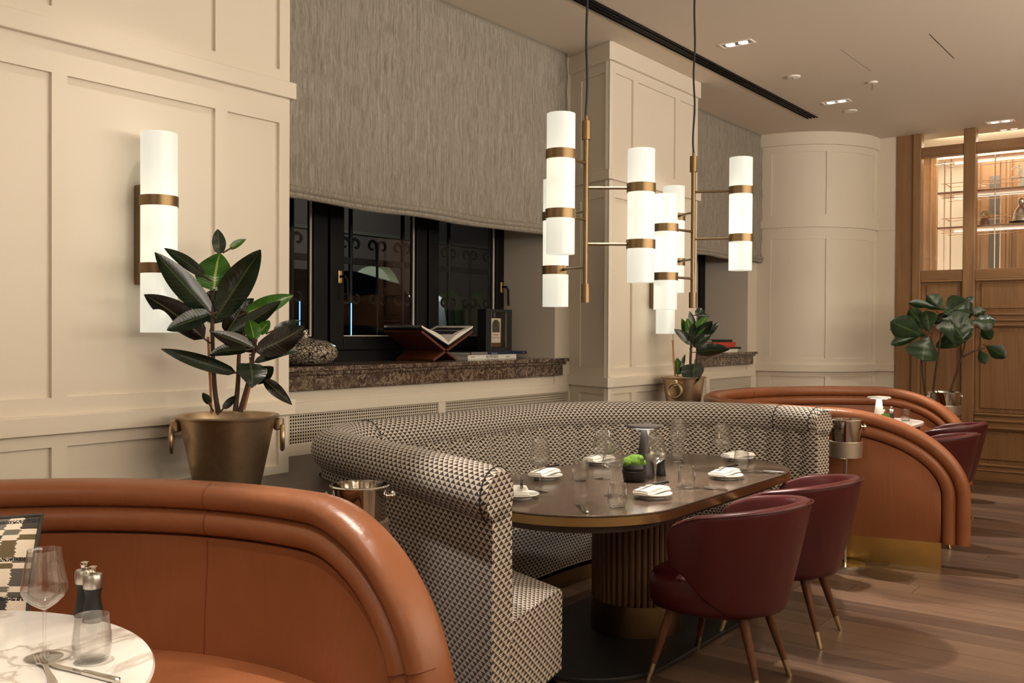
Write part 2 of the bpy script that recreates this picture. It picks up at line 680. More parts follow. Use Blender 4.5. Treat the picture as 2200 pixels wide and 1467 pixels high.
def crackle_mat():
    m, nt, p, out = new_mat('crackle_mosaic')
    tc = N(nt, 'ShaderNodeTexCoord')
    vo = N(nt, 'ShaderNodeTexVoronoi')
    vo.feature = 'DISTANCE_TO_EDGE'
    vo.inputs['Scale'].default_value = 48
    nt.links.new(tc.outputs['Object'], vo.inputs['Vector'])
    ramp(nt, vo.outputs['Distance'], [(0.05, lin(38, 30, 26)), (0.12, lin(190, 178, 160))], p.inputs['Base Color'])
    p.inputs['Roughness'].default_value = 0.2
    p.inputs['Metallic'].default_value = 0.35
    bump(nt, vo.outputs['Distance'], p, 0.4, 0.003)
    return m


def brass_mat(name, c, rough=0.3, mott=0.0):
    m, nt, p, out = new_mat(name)
    p.inputs['Metallic'].default_value = 1.0
    tc = N(nt, 'ShaderNodeTexCoord')
    a = noise(nt, tc.outputs['Object'], 9, 6, 0.65, 0.4)
    ramp(nt, a, [(0.3, tuple(x * (1 - mott) for x in c[:3]) + (1,)), (0.7, c)], p.inputs['Base Color'])
    r = ramp(nt, a, [(0.3, (rough + mott * 0.25,) * 3 + (1,)), (0.7, (rough,) * 3 + (1,))])
    nt.links.new(r.outputs[0], p.inputs['Roughness'])
    bump(nt, noise(nt, tc.outputs['Object'], 24, 5, 0.6), p, 0.05 + mott * 0.25, 0.004)
    return m


def leaf_mat(name, c0, c1, rough=0.3, vein=(0.1, 0.14, 0.06, 1)):
    m, nt, p, out = new_mat(name)
    uv = N(nt, 'ShaderNodeUVMap')
    sep = N(nt, 'ShaderNodeSeparateXYZ')
    nt.links.new(uv.outputs[0], sep.inputs[0])
    mid = mth(nt, 'ABSOLUTE', sep.outputs[1])
    tc = N(nt, 'ShaderNodeTexCoord')
    a = noise(nt, tc.outputs['Object'], 12, 3)
    r = ramp(nt, a, [(0.3, c0), (0.7, c1)])
    side = mth(nt, 'SINE', mth(nt, 'MULTIPLY', mth(nt, 'SUBTRACT', sep.outputs[0], mth(nt, 'MULTIPLY', mid, 0.25)), 95.0))
    mm = N(nt, 'ShaderNodeMix')
    mm.data_type = 'RGBA'
    nt.links.new(mth(nt, 'LESS_THAN', mid, 0.035), mm.inputs['Factor'])
    nt.links.new(r.outputs[0], mm.inputs['A'])
    mm.inputs['B'].default_value = vein
    nt.links.new(mm.outputs['Result'], p.inputs['Base Color'])
    p.inputs['Roughness'].default_value = rough
    p.inputs['Coat Weight'].default_value = 0.25
    p.inputs['Coat Roughness'].default_value = 0.2
    bump(nt, side, p, 0.1, 0.003)
    return m


M = {}
M['paint'] = mat('cream_paint', lin(218, 208, 191), 0.45, bump=0.03, bscale=40)
M['paint2'] = mat('cream_paint_wall', lin(212, 202, 186), 0.5, bump=0.03, bscale=40)
M['ceil'] = mat('ceiling_plaster', lin(214, 202, 184), 0.7, bump=0.04, bscale=60)
M['black'] = mat('black_frame', lin(9, 8, 8), 0.5, spec=0.2)
M['blackm'] = mat('matt_black', lin(16, 16, 17), 0.6)
M['white'] = mat('white_plastic', lin(235, 230, 220), 0.5)
M['porc'] = mat('porcelain', lin(240, 238, 232), 0.12, coat=0.3)
M['napkin'] = mat('napkin_cotton', lin(238, 234, 226), 0.9, bump=0.2, bscale=300)
M['linen'] = linen_mat()
M['fabric'] = fabric_mat()
M['orange'] = leather_mat('cognac_leather', lin(148, 90, 56), 0.37, 0.14, 0.34)
M['seamc'] = mat('leather_seam', lin(120, 55, 26), 0.6)
M['wine'] = leather_mat('burgundy_leather', lin(74, 21, 23), 0.34, 0.12, 0.12)
M['brass'] = brass_mat('brushed_brass', lin(190, 160, 110), 0.3, 0.1)
M['bronze'] = brass_mat('satin_bronze', lin(130, 108, 78), 0.36, 0.05)
M['ferrule'] = brass_mat('pale_brass', lin(206, 190, 156), 0.25, 0.03)
M['plinth'] = brass_mat('brass_plinth', lin(214, 176, 104), 0.24, 0.12)
M['pot'] = brass_mat('aged_brass', lin(206, 182, 150), 0.34, 0.35)
M['copper'] = brass_mat('copper_tube', lin(206, 172, 148), 0.25, 0.03)
M['chrome'] = mat('polished_steel', lin(225, 220, 212), 0.08, 1.0)
M['steel'] = mat('cutlery_steel', lin(215, 212, 206), 0.16, 1.0)
M['satin'] = mat('satin_steel', lin(190, 186, 178), 0.3, 1.0)
M['oak'] = wood_mat('oak_panelling', lin(124, 90, 60), lin(158, 121, 84), 2, 0.42, 4.0)
M['oakh'] = wood_mat('oak_rail', lin(124, 90, 60), lin(158, 121, 84), 1, 0.42, 4.0)
M['walnut'] = wood_mat('walnut', lin(70, 42, 28), lin(112, 70, 46), 2, 0.38, 8.0)
M['fluted'] = wood_mat('walnut_fluting', lin(84, 58, 40), lin(124, 90, 62), 2, 0.45, 7.0)
M['tabletop'] = wood_mat('dark_table_veneer', lin(60, 49, 42), lin(98, 80, 66), 0, 0.2, 3.0, spec=0.5)
M['ledge'] = wood_mat('dark_ledge', lin(54, 44, 38), lin(74, 62, 53), 0, 0.4, 3.0)
M['stand'] = wood_mat('mahogany_stand', lin(70, 36, 22), lin(112, 62, 38), 1, 0.4, 6.0)
M['floor'] = wood_mat('oak_floor', lin(72, 54, 44), lin(108, 84, 68), 1, 0.36, 4.0, rnd=0.5, spec=0.45)
M['sub'] = mat('subfloor', lin(40, 30, 24), 0.8)
M['marble'] = stone_mat('white_marble', [(0.3, lin(222, 214, 204)), (0.62, lin(242, 238, 230)), (0.8, lin(214, 208, 202))], 2.6, 2.2, lin(142, 118, 92), 0.14, 1.5, 0.03)
M['emper'] = stone_mat('brown_marble', [(0.3, lin(44, 34, 29)), (0.5, lin(78, 62, 53)), (0.72, lin(120, 102, 87))], 16, 13.0, lin(184, 166, 144), 0.16, 1.8, 0.04)
M['holes'] = hole_mat('perforated_sheet', lin(204, 192, 172), 0.0178, 0.34)
M['dark'] = mat('dark_void', lin(18, 15, 13), 0.9)
M['shade'] = shade_mat()
M['lamp'] = emit_mat('led_lamp', (1.0, 0.96, 0.88, 1), 9.0)
M['ledw'] = emit_mat('led_strip', (1.0, 0.88, 0.70, 1), 2.0)
M['glass'] = clear_mat()
M['thin'] = glass_mat('thin_glass', (0.97, 0.97, 0.96, 1), 1.5, 0.0)
M['pane'] = glass_mat('window_glass', (0.92, 0.94, 0.94, 1), 1.5, -0.018)
M['cushion'] = cushion_mat()
M['piping'] = mat('dark_piping', lin(56, 52, 48), 0.8)
M['crackle'] = crackle_mat()
M['moss'] = mat('moss', lin(104, 142, 48), 0.95, bump=1.0, bscale=160, vary=0.35)
M['darkpot'] = mat('dark_ceramic', lin(24, 26, 24), 0.35, bump=0.2, bscale=14)
M['rubber'] = leaf_mat('rubber_leaf', lin(14, 26, 18), lin(30, 48, 28), 0.24, lin(58, 72, 44))
M['rubberb'] = leaf_mat('young_rubber_leaf', lin(40, 86, 24), lin(62, 112, 34), 0.3, lin(150, 170, 80))
M['rubberd'] = leaf_mat('old_rubber_leaf', lin(24, 23, 20), lin(38, 34, 28), 0.2, lin(80, 84, 56))
M['fiddle'] = leaf_mat('fig_leaf', lin(18, 40, 22), lin(40, 70, 36), 0.3, lin(66, 90, 52))
M['stem'] = mat('plant_stem', lin(72, 50, 36), 0.8, bump=0.4, bscale=80)
M['bamboo'] = mat('bamboo_stake', lin(176, 118, 76), 0.6)
M['soil'] = mat('potting_soil', lin(40, 28, 20), 0.95, bump=0.8, bscale=60)
M['navy'] = mat('navy_cloth', lin(22, 32, 66), 0.6)
M['paper'] = mat('paper', lin(226, 220, 208), 0.8)
M['greyp'] = mat('grey_cover', lin(120, 112, 106), 0.7)
M['ink'] = mat('black_ink', lin(20, 18, 18), 0.7)
M['inkw'] = mat('white_ink', lin(210, 208, 204), 0.7)
M['red'] = mat('red_cover', lin(190, 62, 40), 0.6)
M['photo'] = mat('dark_print', lin(46, 46, 46), 0.5, vary=0.6, bscale=30)
M['amber'] = mat('amber_liquor', lin(96, 60, 26), 0.15, coat=0.5)
M['facade'] = mat('pink_render', lin(80, 70, 68), 0.9, bump=0.1, bscale=8)
M['facade2'] = mat('grey_stone', lin(84, 80, 74), 0.9, bump=0.1, bscale=8)
M['arch'] = mat('pale_archway', lin(214, 220, 196), 0.8)
M['iron'] = mat('wrought_iron', lin(14, 13, 13), 0.6)
M['street'] = mat('asphalt', lin(44, 42, 42), 0.8)
M['vanp'] = mat('white_car_paint', lin(206, 206, 214), 0.25, coat=0.5)
M['carp'] = mat('dark_car_paint', lin(9, 10, 15), 0.6, spec=0.08)
M['blueglow'] = emit_mat('blue_glow', (0.12, 0.38, 1.0, 1), 4.0)
M['tail'] = emit_mat('tail_light', (1.0, 0.12, 0.06, 1), 1.4)
M['curtain'] = mat('window_dark', lin(16, 16, 18), 0.2)
M['smoked'] = mat('smoked_glass_door', lin(84, 82, 80), 0.25)
M['green'] = mat('hedge', lin(52, 64, 34), 0.9, vary=0.5, bscale=30)
M['silver'] = mat('silver_cast', lin(214, 208, 196), 0.25, 0.9, bump=0.3, bscale=40)
M['statw'] = mat('white_ceramic', lin(244, 240, 232), 0.3)
M['ochre'] = mat('ochre_glaze', lin(206, 176, 110), 0.3)
M['terra'] = mat('rust_glaze', lin(134, 66, 40), 0.3)
M['whitewall'] = mat('white_plaster', lin(226, 218, 206), 0.7)
M['stain'] = mat('frosted_steel', lin(196, 184, 168), 0.42, 0.9)


# ================================================================== STRUCTURE
YW, YR = 3.65, 4.11            # pier wall plane, recess plane
R_TOP, R_BOT = (2.612, 2.69), (1.092, 1.166)

# floor with boards
fl = struct('floor', MB().box(-3.2, 11.2, -3.2, 4.2, -0.10, -0.022), M['sub'])
rnd = random.Random(3)
px_ = 1.6
meshes = {}
k = 0
while px_ < 10.62:
    w = 0.19
    y = -0.9 - rnd.random() * 1.2
    while y < 3.0:
        L = rnd.choice((1.5, 1.9, 2.3))
        if y + L > -0.7:
            key = L
            if key not in meshes:
                o = obj('plank', MB().box(0, w - 0.0025, 0, L - 0.0025, -0.021, 0), M['floor'], fl, smooth=0, world=False)
                meshes[key] = o.data
            else:
                o = bpy.data.objects.new('plank', meshes[key])
                COL.objects.link(o)
                o.parent = fl
            o.location = (px_, y, 0.0)
        y += L
    px_ += w
struct('trim_1', MB().box(-3.2, 1.598, -3.2, 3.9, -0.0215, -0.001).box(1.6, 10.62, -3.2, -2.4, -0.0215, -0.001), M['floor'], smooth=0)

ceil = struct('ceiling', MB().box(-3.2, 13.2, -3.2, 4.9, CEIL, CEIL + 0.12), M['ceil'])

# far unseen sides of the dining room
struct('wall_rear', MB().box(-3.3, -3.2, -3.2, 4.2, 0, CEIL), M['paint2'])
struct('wall_front', MB().box(-3.3, 11.2, -3.3, -3.2, 0, CEIL), M['paint2'])


def panel_wall(root, x0, x1, panels, y=YW, lower=True):
    """panelled pier face: boards (panel), stiles and rails standing proud of them, ledges running across"""
    D = 0.018
    zr = [(0.0, 0.85), (0.85, 1.04), (1.232, 2.49), (2.745, 3.404)]
    # rails between the panel rows
    for a, b in ((0.70, 0.85), (1.04, 1.092), (1.166, 1.232), (2.49, 2.612), (2.69, 2.745), (3.404, 3.478)):
        obj('rail', MB().box(x0, x1, y, y + 0.04, a, b), M['paint'], root, smooth=0)
    for a, b in ((0.85, 1.04), (1.232, 2.49), (2.745, 3.404)):
        edges = [x0] + [e for p in panels for e in p] + [x1]
        for i in range(0, len(edges), 2):
            obj('stile', MB().box(edges[i], edges[i + 1], y, y + 0.04, a, b), M['paint'], root, smooth=0)
        for p in panels:
            obj('panel', MB().box(p[0], p[1], y + D, y + 0.04, a, b), M['paint'], root, smooth=0)


def ledge_band(root, x0, x1, y=YW, ends=True):
    for (a, b), pr in ((R_TOP, 0.028), (R_BOT, 0.028)):
        obj('ledge_rail', MB().box(x0 - (0.02 if ends else 0), x1 + (0.02 if ends else 0), y - pr, y + 0.02, a, b), M['paint'], root, smooth=0, bevel=0.004)
    obj('cornice', MB().box(x0, x1, y - 0.03, y + 0.02, 3.478, CEIL), M['paint'], root, smooth=0, bevel=0.004)


wl = struct('wall_left', MB().box(-3.2, 3.03, YW + 0.04, 4.75, 0, CEIL).box(-3.2, 3.03, YW, YW + 0.04, 0, 0.70), M['paint2'], smooth=0)
panel_wall(wl, -0.2, 3.03, [(0.10, 0.78), (0.85, 1.15), (1.22, 1.50), (1.57, 1.868), (1.93, 2.609), (2.673, 2.969)])
obj('rail', MB().box(-3.2, -0.2, YW, YW + 0.04, 0.70, CEIL), M['paint'], wl, smooth=0)
ledge_band(wl, -3.1, 3.03)

wp = struct('wall_pier', MB().prism([(6.012, YW + 0.03), (6.185, 4.11), (6.185, 4.75), (7.405, 4.75), (7.405, YW + 0.03)], 0, CEIL), M['paint2'], smooth=0)
panel_wall(wp, 5.99, 7.41, [(6.066, 6.325), (6.395, 7.011), (7.088, 7.346)])
ledge_band(wp, 5.99, 7.41)
# panelled left return of the pier, slightly splayed into the bay
SP0, SP1 = Vector((5.99, YW)), Vector((6.165, 4.11))
SPD = (SP1 - SP0).normalized()
SPN = Vector((-SPD.y, SPD.x))


def splay(name, t0, t1, z0, z1, o0, o1, bevel=0):
    L = (SP1 - SP0).length
    q = [SP0 + SPD * (L * t0) + SPN * o0, SP0 + SPD * (L * t1) + SPN * o0, SP0 + SPD * (L * t1) + SPN * o1, SP0 + SPD * (L * t0) + SPN * o1]
    obj(name, MB().prism([tuple(p) for p in q], z0, z1), M['paint'], wp, smooth=0, bevel=bevel)


for a, b in ((0.70, 0.85), (1.04, 1.092), (1.166, 1.232), (2.49, 2.612), (2.69, 2.745), (3.404, 3.478)):
    splay('rail', 0, 1, a, b, -0.02, 0.005)
for a, b in ((0.85, 1.04), (1.232, 2.49), (2.745, 3.404)):
    splay('stile', 0, 0.13, a, b, -0.02, 0.005)
    splay('stile', 0.72, 1, a, b, -0.02, 0.005)
    splay('panel', 0.13, 0.72, a, b, -0.02, -0.006)
splay('cornice', -0.06, 1, 3.478, CEIL, -0.02, 0.032, 0.004)
for a, b in (R_TOP, R_BOT):
    splay('ledge_rail', -0.06, 1, a, b, -0.02, 0.03, 0.004)

# window bays: plastered reveals, recess wall, heater casings
def bay(n, x0, x1, xr, left_reveal):
    w = struct('wall_bay_%d' % n, MB().box(x0, x1, YR + 0.03, 4.75, 0.0, 1.10)
               .box(xr, x1 + (0.01 if n == 1 else 0.5), YR, 4.75, 1.098, CEIL)
               .box(x0, x1, 4.30, 4.75, 3.3, CEIL)
               .box(x0, left_reveal, YR + 0.06, 4.75, 1.10, CEIL)
               .box(x0, x1, YR + 0.012, YR + 0.03, 1.09, 1.175), M['paint2'], smooth=0)
    return w


bay(1, 3.03, 6.17, 5.962, 3.07)
bay(2, 7.405, 9.80, 9.55, 7.46)


def heater(n, x0, x1, cuts, louvre):
    t = struct('trim_%d' % n, MB().box(x0, x1, YR - 0.012, YR + 0.03, 1.038, 1.10).box(x0, x1, YR - 0.012, YR + 0.03, 0.70, 0.876), M['paint'], smooth=0, bevel=0.003)
    xs = [x0] + [c for ab in cuts for c in ab] + [x1]
    for i in range(0, len(xs), 2):
        if xs[i + 1] - xs[i] > 0.002:
            obj('stile', MB().box(xs[i], xs[i + 1], YR - 0.012, YR + 0.03, 0.876, 1.038), M['paint'], t, smooth=0)
    for a, b in cuts:
        obj('back_board', MB().box(a, b, YR + 0.022, YR + 0.03, 0.876, 1.038), M['dark'], t, smooth=0)
        if louvre:
            for q in range(11):
                z = 0.879 + q * 0.0148
                mb = MB().add([(a, YR - 0.004, z), (b, YR - 0.004, z), (b, YR + 0.012, z + 0.009), (a, YR + 0.012, z + 0.009),
                               (a, YR - 0.004, z + 0.004), (b, YR - 0.004, z + 0.004), (b, YR + 0.012, z + 0.013), (a, YR + 0.012, z + 0.013)],
                              [(0, 3, 2, 1), (4, 5, 6, 7), (0, 1, 5, 4), (1, 2, 6, 5), (2, 3, 7, 6), (3, 0, 4, 7)])
                obj('slat', mb, M['paint'], t, smooth=0)
        else:
            obj('perforated_panel', MB().box(a, b, YR + 0.0, YR + 0.002, 0.876, 1.038), M['holes'], t, smooth=0)


heater(2, 3.03, 6.16, [(3.06, 4.626), (4.695, 6.14)], False)
heater(3, 7.41, 9.76, [(7.5, 8.55), (8.62, 9.62)], True)


def window(n, x0, x1, casements, sill_x):
    w = group_root('window_%d' % n)
    w.location = ((x0 + x1) / 2, 4.62, 1.30)
    YF = 4.60
    obj('frame', MB().box(x0, x1, YF, YF + 0.07, 1.296, 1.372).box(x0, x1, YF, YF + 0.07, 3.20, 3.30)
        .box(x0, x0 + 0.04, YF, YF + 0.07, 1.372, 3.20).box(x1 - 0.04, x1, YF, YF + 0.07, 1.372, 3.20), M['black'], w, smooth=0, bevel=0.004)
    for i, (g0, g1, s0, s1) in enumerate(casements):
        c = obj('casement', MB().box(s0, g0, YF - 0.02, YF + 0.05, 1.372, 3.20).box(g1, s1, YF - 0.02, YF + 0.05, 1.372, 3.20)
                .box(g0, g1, YF - 0.02, YF + 0.05, 1.372, 1.462).box(g0, g1, YF - 0.02, YF + 0.05, 3.11, 3.20), M['black'], w, smooth=0, bevel=0.006)
        obj('pane', MB().box(g0, g1, YF + 0.015, YF + 0.018, 1.462, 3.11), M['pane'], c, smooth=0)
        obj('spacer', MB().box(g0, g1, YF + 0.004, YF + 0.014, 1.462, 1.468).box(g1 - 0.012, g1, YF + 0.004, YF + 0.014, 1.468, 3.11)
            .box(g0, g0 + 0.003, YF + 0.004, YF + 0.014, 1.468, 3.11), M['paper'], c, smooth=0)
    s = obj('window_sill', MB().box(sill_x[0], sill_x[1], 4.055, 4.60, 1.272, 1.298).box(sill_x[0], sill_x[1] - 0.02, 4.072, 4.60, 1.250, 1.272)
            .box(sill_x[0], sill_x[1] - 0.04, 4.088, 4.14, 1.165, 1.250), M['emper'], w, smooth=0, bevel=0.004)
    return w


w1 = window(1, 3.07, 5.965, [(3.30, 4.00, 3.11, 4.115), (4.253, 4.937, 4.135, 5.045), (5.172, 5.845, 5.065, 5.925)], (3.035, 6.084))
window(2, 7.46, 9.55, [(7.62, 8.35, 7.50, 8.495), (8.66, 9.38, 8.515, 9.51)], (7.415, 9.70))
for x, c in ((4.212, w1), (5.905, w1)):
    h = obj('handle', MB().prism([(x + 0.016 * cos(a * pi / 8) , 0.0 + 0.0) for a in range(0)] or rrect(x - 0.016, x + 0.016, 0, 0.001, 0.0004), 0, 0) if False else
            MB().box(x - 0.016, x + 0.016, 4.572, 4.581, 1.80, 1.885), M['brass'], c, smooth=0, bevel=0.008)
    obj('lever', MB().tube([(x, 4.575, 1.845), (x, 4.53, 1.845), (x + 0.012, 4.524, 1.82), (x + 0.016, 4.524, 1.70)], 0.009, 8), M['black'], h)

# linen roman blinds
def blind(name, x0, x1, zb, label):
    t = thing(name, label, 'blind', ((x0 + x1) / 2, 4.06, zb), group=None)
    rows, uvs = [], []
    nx, nz = 60, 40
    for j in range(nz + 1):
        z = CEIL - 0.005 - (CEIL - 0.005 - zb - 0.03) * j / nz
        row = []
        for i in range(nx + 1):
            x = x0 + (x1 - x0) * i / nx
            y = 4.062 + 0.006 * sin(i * 0.35 + j * 0.11) * (j / nz) + 0.004 * sin(j * 0.9)
            for zf in (2.62, 2.95, 3.28):
                y += -0.004 * math.exp(-((z - zf) / 0.012) ** 2)
            zz = z + (0.012 * sin(i / nx * pi) * -1 + 0.005 * sin(i * 0.4)) * (j / nz) ** 6
            row.append((x, y, zz))
        rows.append(row)
    obj('cloth', MB().grid(rows), M['linen'], t, solid=0.006)
    # folded hem: two soft rolls of cloth
    for dz, dy, r in ((0.028, -0.008, 0.020), (0.0, 0.004, 0.022)):
        pts = []
        for i in range(31):
            x = x0 + (x1 - x0) * i / 30
            pts.append((x, 4.062 + dy + 0.004 * sin(i * 0.8), zb + dz - 0.012 * sin(i / 30 * pi) + 0.004 * sin(i * 0.55)))
        obj('hem_fold', MB().tube(pts, lambda u, r=r: r * (1 + 0.12 * sin(u * 25)), 10), M['linen'], t)
    obj('head_rail', MB().box(x0 + 0.01, x1 - 0.01, 4.07, 4.10, 3.55, CEIL), M['white'], t, smooth=0)


blind('roman_blind', 3.045, 6.036, 2.235, 'large grey linen roman blind pulled half down over the near window')
blind('roman_blind', 7.42, 9.79, 2.27, 'narrow grey linen roman blind in the bay behind the pendant lights, beyond the pier')

# the rounded column in the corner
cc, cr = (10.66, 4.0), 0.88
def arc_pts(r, n=28, ext=True):
    out = [(cc[0] - r, 4.7)] + [(cc[0] - r * cos(pi / 2 * k / n), cc[1] - r * sin(pi / 2 * k / n)) for k in range(n + 1)] + [(11.6, cc[1] - r)]
    return out
wc = struct('wall_column', MB().prism(arc_pts(cr - 0.014) + [(11.6, 4.7)], 0, CEIL), M['paint2'], smooth=30)

def arc_piece(name, a0, a1, z0, z1, r0, r1, straight=None, bevel=0):
    n = max(2, int(abs(a1 - a0) / 4))
    if straight:
        pts0 = [(cc[0] - r0, straight[0]), (cc[0] - r0, straight[1])] if straight[2] == 'y' else [(straight[0], cc[1] - r0), (straight[1], cc[1] - r0)]
        pts1 = [(cc[0] - r1, straight[0]), (cc[0] - r1, straight[1])] if straight[2] == 'y' else [(straight[0], cc[1] - r1), (straight[1], cc[1] - r1)]
    else:
        f = lambda r: [(cc[0] - r * cos(radians(a0 + (a1 - a0) * k / n)), cc[1] - r * sin(radians(a0 + (a1 - a0) * k / n))) for k in range(n + 1)]
        pts0, pts1 = f(r0), f(r1)
    obj(name, MB().prism(pts0 + pts1[::-1], z0, z1), M['paint'], wc, smooth=30, bevel=bevel)

for z0, z1, pr in ((R_TOP[0], R_TOP[1], 0.03), (R_BOT[0], R_BOT[1], 0.03), (3.478, CEIL, 0.03)):
    arc_piece('ledge_rail', 0, 90, z0, z1, cr - 0.014, cr + pr)
    arc_piece('ledge_rail', 0, 0, z0, z1, cr - 0.014, cr + pr, (10.66, 11.5, 'x'))
    arc_piece('ledge_rail', 0, 0, z0, z1, cr - 0.014, cr + pr, (4.0, 4.18, 'y'))
for a, b in ((0.70, 0.85), (1.04, 1.092), (1.166, 1.232), (2.49, 2.612), (2.69, 2.745), (3.404, 3.478)):
    arc_piece('rail', 0, 90, a, b, cr - 0.014, cr)
    arc_piece('rail', 0, 0, a, b, cr - 0.014, cr, (10.66, 11.5, 'x'))
    arc_piece('rail', 0, 0, a, b, cr - 0.014, cr, (4.0, 4.18, 'y'))
for a, b in ((0.85, 1.04), (1.232, 2.49), (2.745, 3.404)):
    for a0, a1 in ((3, 40), (44, 84)):
        arc_piece('panel', a0, a1, a, b, cr - 0.014, cr - 0.010)
    for a0, a1 in ((0, 3), (40, 44), (84, 90)):
        arc_piece('stile', a0, a1, a, b, cr - 0.014, cr)
    arc_piece('stile', 0, 0, a, b, cr - 0.014, cr, (4.0, 4.18, 'y'))
    arc_piece('stile', 0, 0, a, b, cr - 0.014, cr, (10.66, 11.5, 'x'))

obj('stile', MB().box(10.675, 10.76, 2.90, 3.14, 0, CEIL), M['paint'], wc, smooth=0)
for a, b in (R_TOP, R_BOT):
    obj('ledge_rail', MB().box(10.655, 10.68, 2.92, 3.12, a, b), M['paint'], wc, smooth=0)
# ---- oak partition on the right with display openings
XW = 10.67
wr = struct('wall_right', MB().box(XW + 0.03, XW + 0.10, -3.2, 2.92, 0, 2.06).box(XW + 0.03, XW + 0.10, 2.68, 2.92, 2.06, CEIL), M['oak'], smooth=0)
obj('corner_board', MB().box(XW - 0.005, XW + 0.10, 2.741, 2.917, 0, CEIL), M['oak'], wr, smooth=0, bevel=0.003)
cols = [(2.657, 2.247), (2.13, 1.05), (0.93, -0.15), (-0.27, -1.35)]
posts = [(2.741, 2.657), (2.247, 2.13), (1.05, 0.93), (-0.15, -0.27), (-1.35, -1.47)]
for a, b in posts:
    obj('post', MB().box(XW - 0.03, XW + 0.08, b, a, 0.0, CEIL), M['oak'], wr, smooth=0, bevel=0.008)
for i, (a, b) in enumerate(cols):
    for z0, z1, pr in ((3.353, 3.461, 0.02), (2.06, 2.165, 0.02), (1.567, 1.713, 0.0), (0.515, 0.694, 0.0), (0.0, 0.175, 0.01)):
        obj('rail', MB().box(XW - pr, XW + 0.08, b, a, z0, z1), M['oakh'], wr, smooth=0, bevel=0.005)
    for z, r in ((2.05, 0.012), (1.70, 0.014), (1.64, 0.012), (1.59, 0.014), (0.68, 0.014), (0.62, 0.016), (0.545, 0.012), (0.165, 0.014), (0.11, 0.010)):
        obj('moulding', MB().box(XW - r - 0.01, XW + 0.03, b, a, z - r, z + r), M['oakh'], wr, smooth=0, bevel=r * 0.8)
    for z0, z1 in ((1.713, 2.06), (0.694, 1.567), (0.175, 0.515)):
        obj('panel', MB().box(XW + 0.022, XW + 0.05, b, a, z0, z1).box(XW + 0.008, XW + 0.03, b + 0.055, a - 0.055, z0 + 0.045, z1 - 0.045), M['oak'], wr, smooth=0, bevel=0.006)
    if i > 1:
        obj('panel', MB().box(XW + 0.022, XW + 0.05, b, a, 2.165, 3.353).box(XW + 0.022, XW + 0.05, b, a, 3.461, CEIL), M['oak'], wr, smooth=0)
    else:
        obj('pane', MB().box(XW + 0.04, XW + 0.044, b, a, 2.165, 3.353).box(XW + 0.04, XW + 0.044, b, a, 3.461, CEIL), M['thin'], wr, smooth=0)

# lit room behind the partition
struct('wall_cabinet', MB().box(12.45, 12.55, 2.40, 3.1, 1.6, CEIL).box(11.62, 12.55, 3.02, 3.1, 1.6, CEIL).box(10.78, 12.55, 0.7, 2.95, 1.6, 1.66)
       .box(12.08, 12.45, 2.43, 2.45, 1.6, CEIL), M['whitewall'], smooth=0)
wo = struct('wall_cabinet_oak', MB().box(12.0, 12.08, 0.6, 2.45, 1.66, CEIL).box(10.78, 12.1, 0.6, 0.7, 1.6, CEIL), M['oak'], smooth=0)
for a, b in ((2.45, 2.35), (2.13, 2.02), (1.30, 1.20)):
    obj('pilaster', MB().box(11.96, 12.0, b, a, 1.66, CEIL).box(11.945, 11.96, b + 0.02, b + 0.045, 1.66, CEIL).box(11.945, 11.96, b + 0.06, b + 0.085, 1.66, CEIL), M['oak'], wo, smooth=0, bevel=0.003)
obj('door_opening', MB().box(11.985, 12.0, 2.14, 2.25, 1.66, 3.30), M['smoked'], wo, smooth=0)
obj('panel', MB().box(11.98, 12.0, 1.34, 1.97, 1.75, 3.3), M['oak'], wo, smooth=0, bevel=0.01)
obj('pilaster', MB().box(11.9, 11.98, 2.80, 2.95, 1.66, CEIL).box(11.885, 11.9, 2.84, 2.865, 1.66, CEIL), M['oak'], wo, smooth=0, bevel=0.003)
add_area((11.6, 2.0, 3.57), 1.2, 1.6, 42, (0, 0, 0), (1.0, 0.82, 0.60))  # unseen fills added beyond the shelf strips to brighten this room
add_area((10.95, 1.75, 3.5), 0.3, 1.7, 20, (0, radians(-58), 0), (1.0, 0.82, 0.60))
add_area((11.9, 2.5, 1.75), 0.8, 0.8, 9, (pi, 0, 0), (1.0, 0.84, 0.64))

# ------------------------------------------------------------------ ceiling fittings
def downlight(x, y, label):
    t = thing('downlight', label, 'downlight', (x, y, CEIL), group='recessed twin ceiling downlights')
    z = CEIL
    obj('frame', MB().box(x - 0.055, x + 0.055, y - 0.125, y - 0.112, z - 0.007, z).box(x - 0.055, x + 0.055, y + 0.112, y + 0.125, z - 0.007, z)
        .box(x - 0.055, x - 0.042, y - 0.112, y + 0.112, z - 0.007, z).box(x + 0.042, x + 0.055, y - 0.112, y + 0.112, z - 0.007, z), M['white'], t, smooth=0)
    obj('housing', MB().box(x - 0.042, x + 0.042, y - 0.112, y + 0.112, z - 0.003, z), M['satin'], t, smooth=0)
    for dy in (-0.05, 0.05):
        obj('lamp', MB().lathe([(0.034, -0.006), (0.034, -0.004), (0.030, -0.0035)], 20, (x, y + dy, z)), M['lamp'], t)


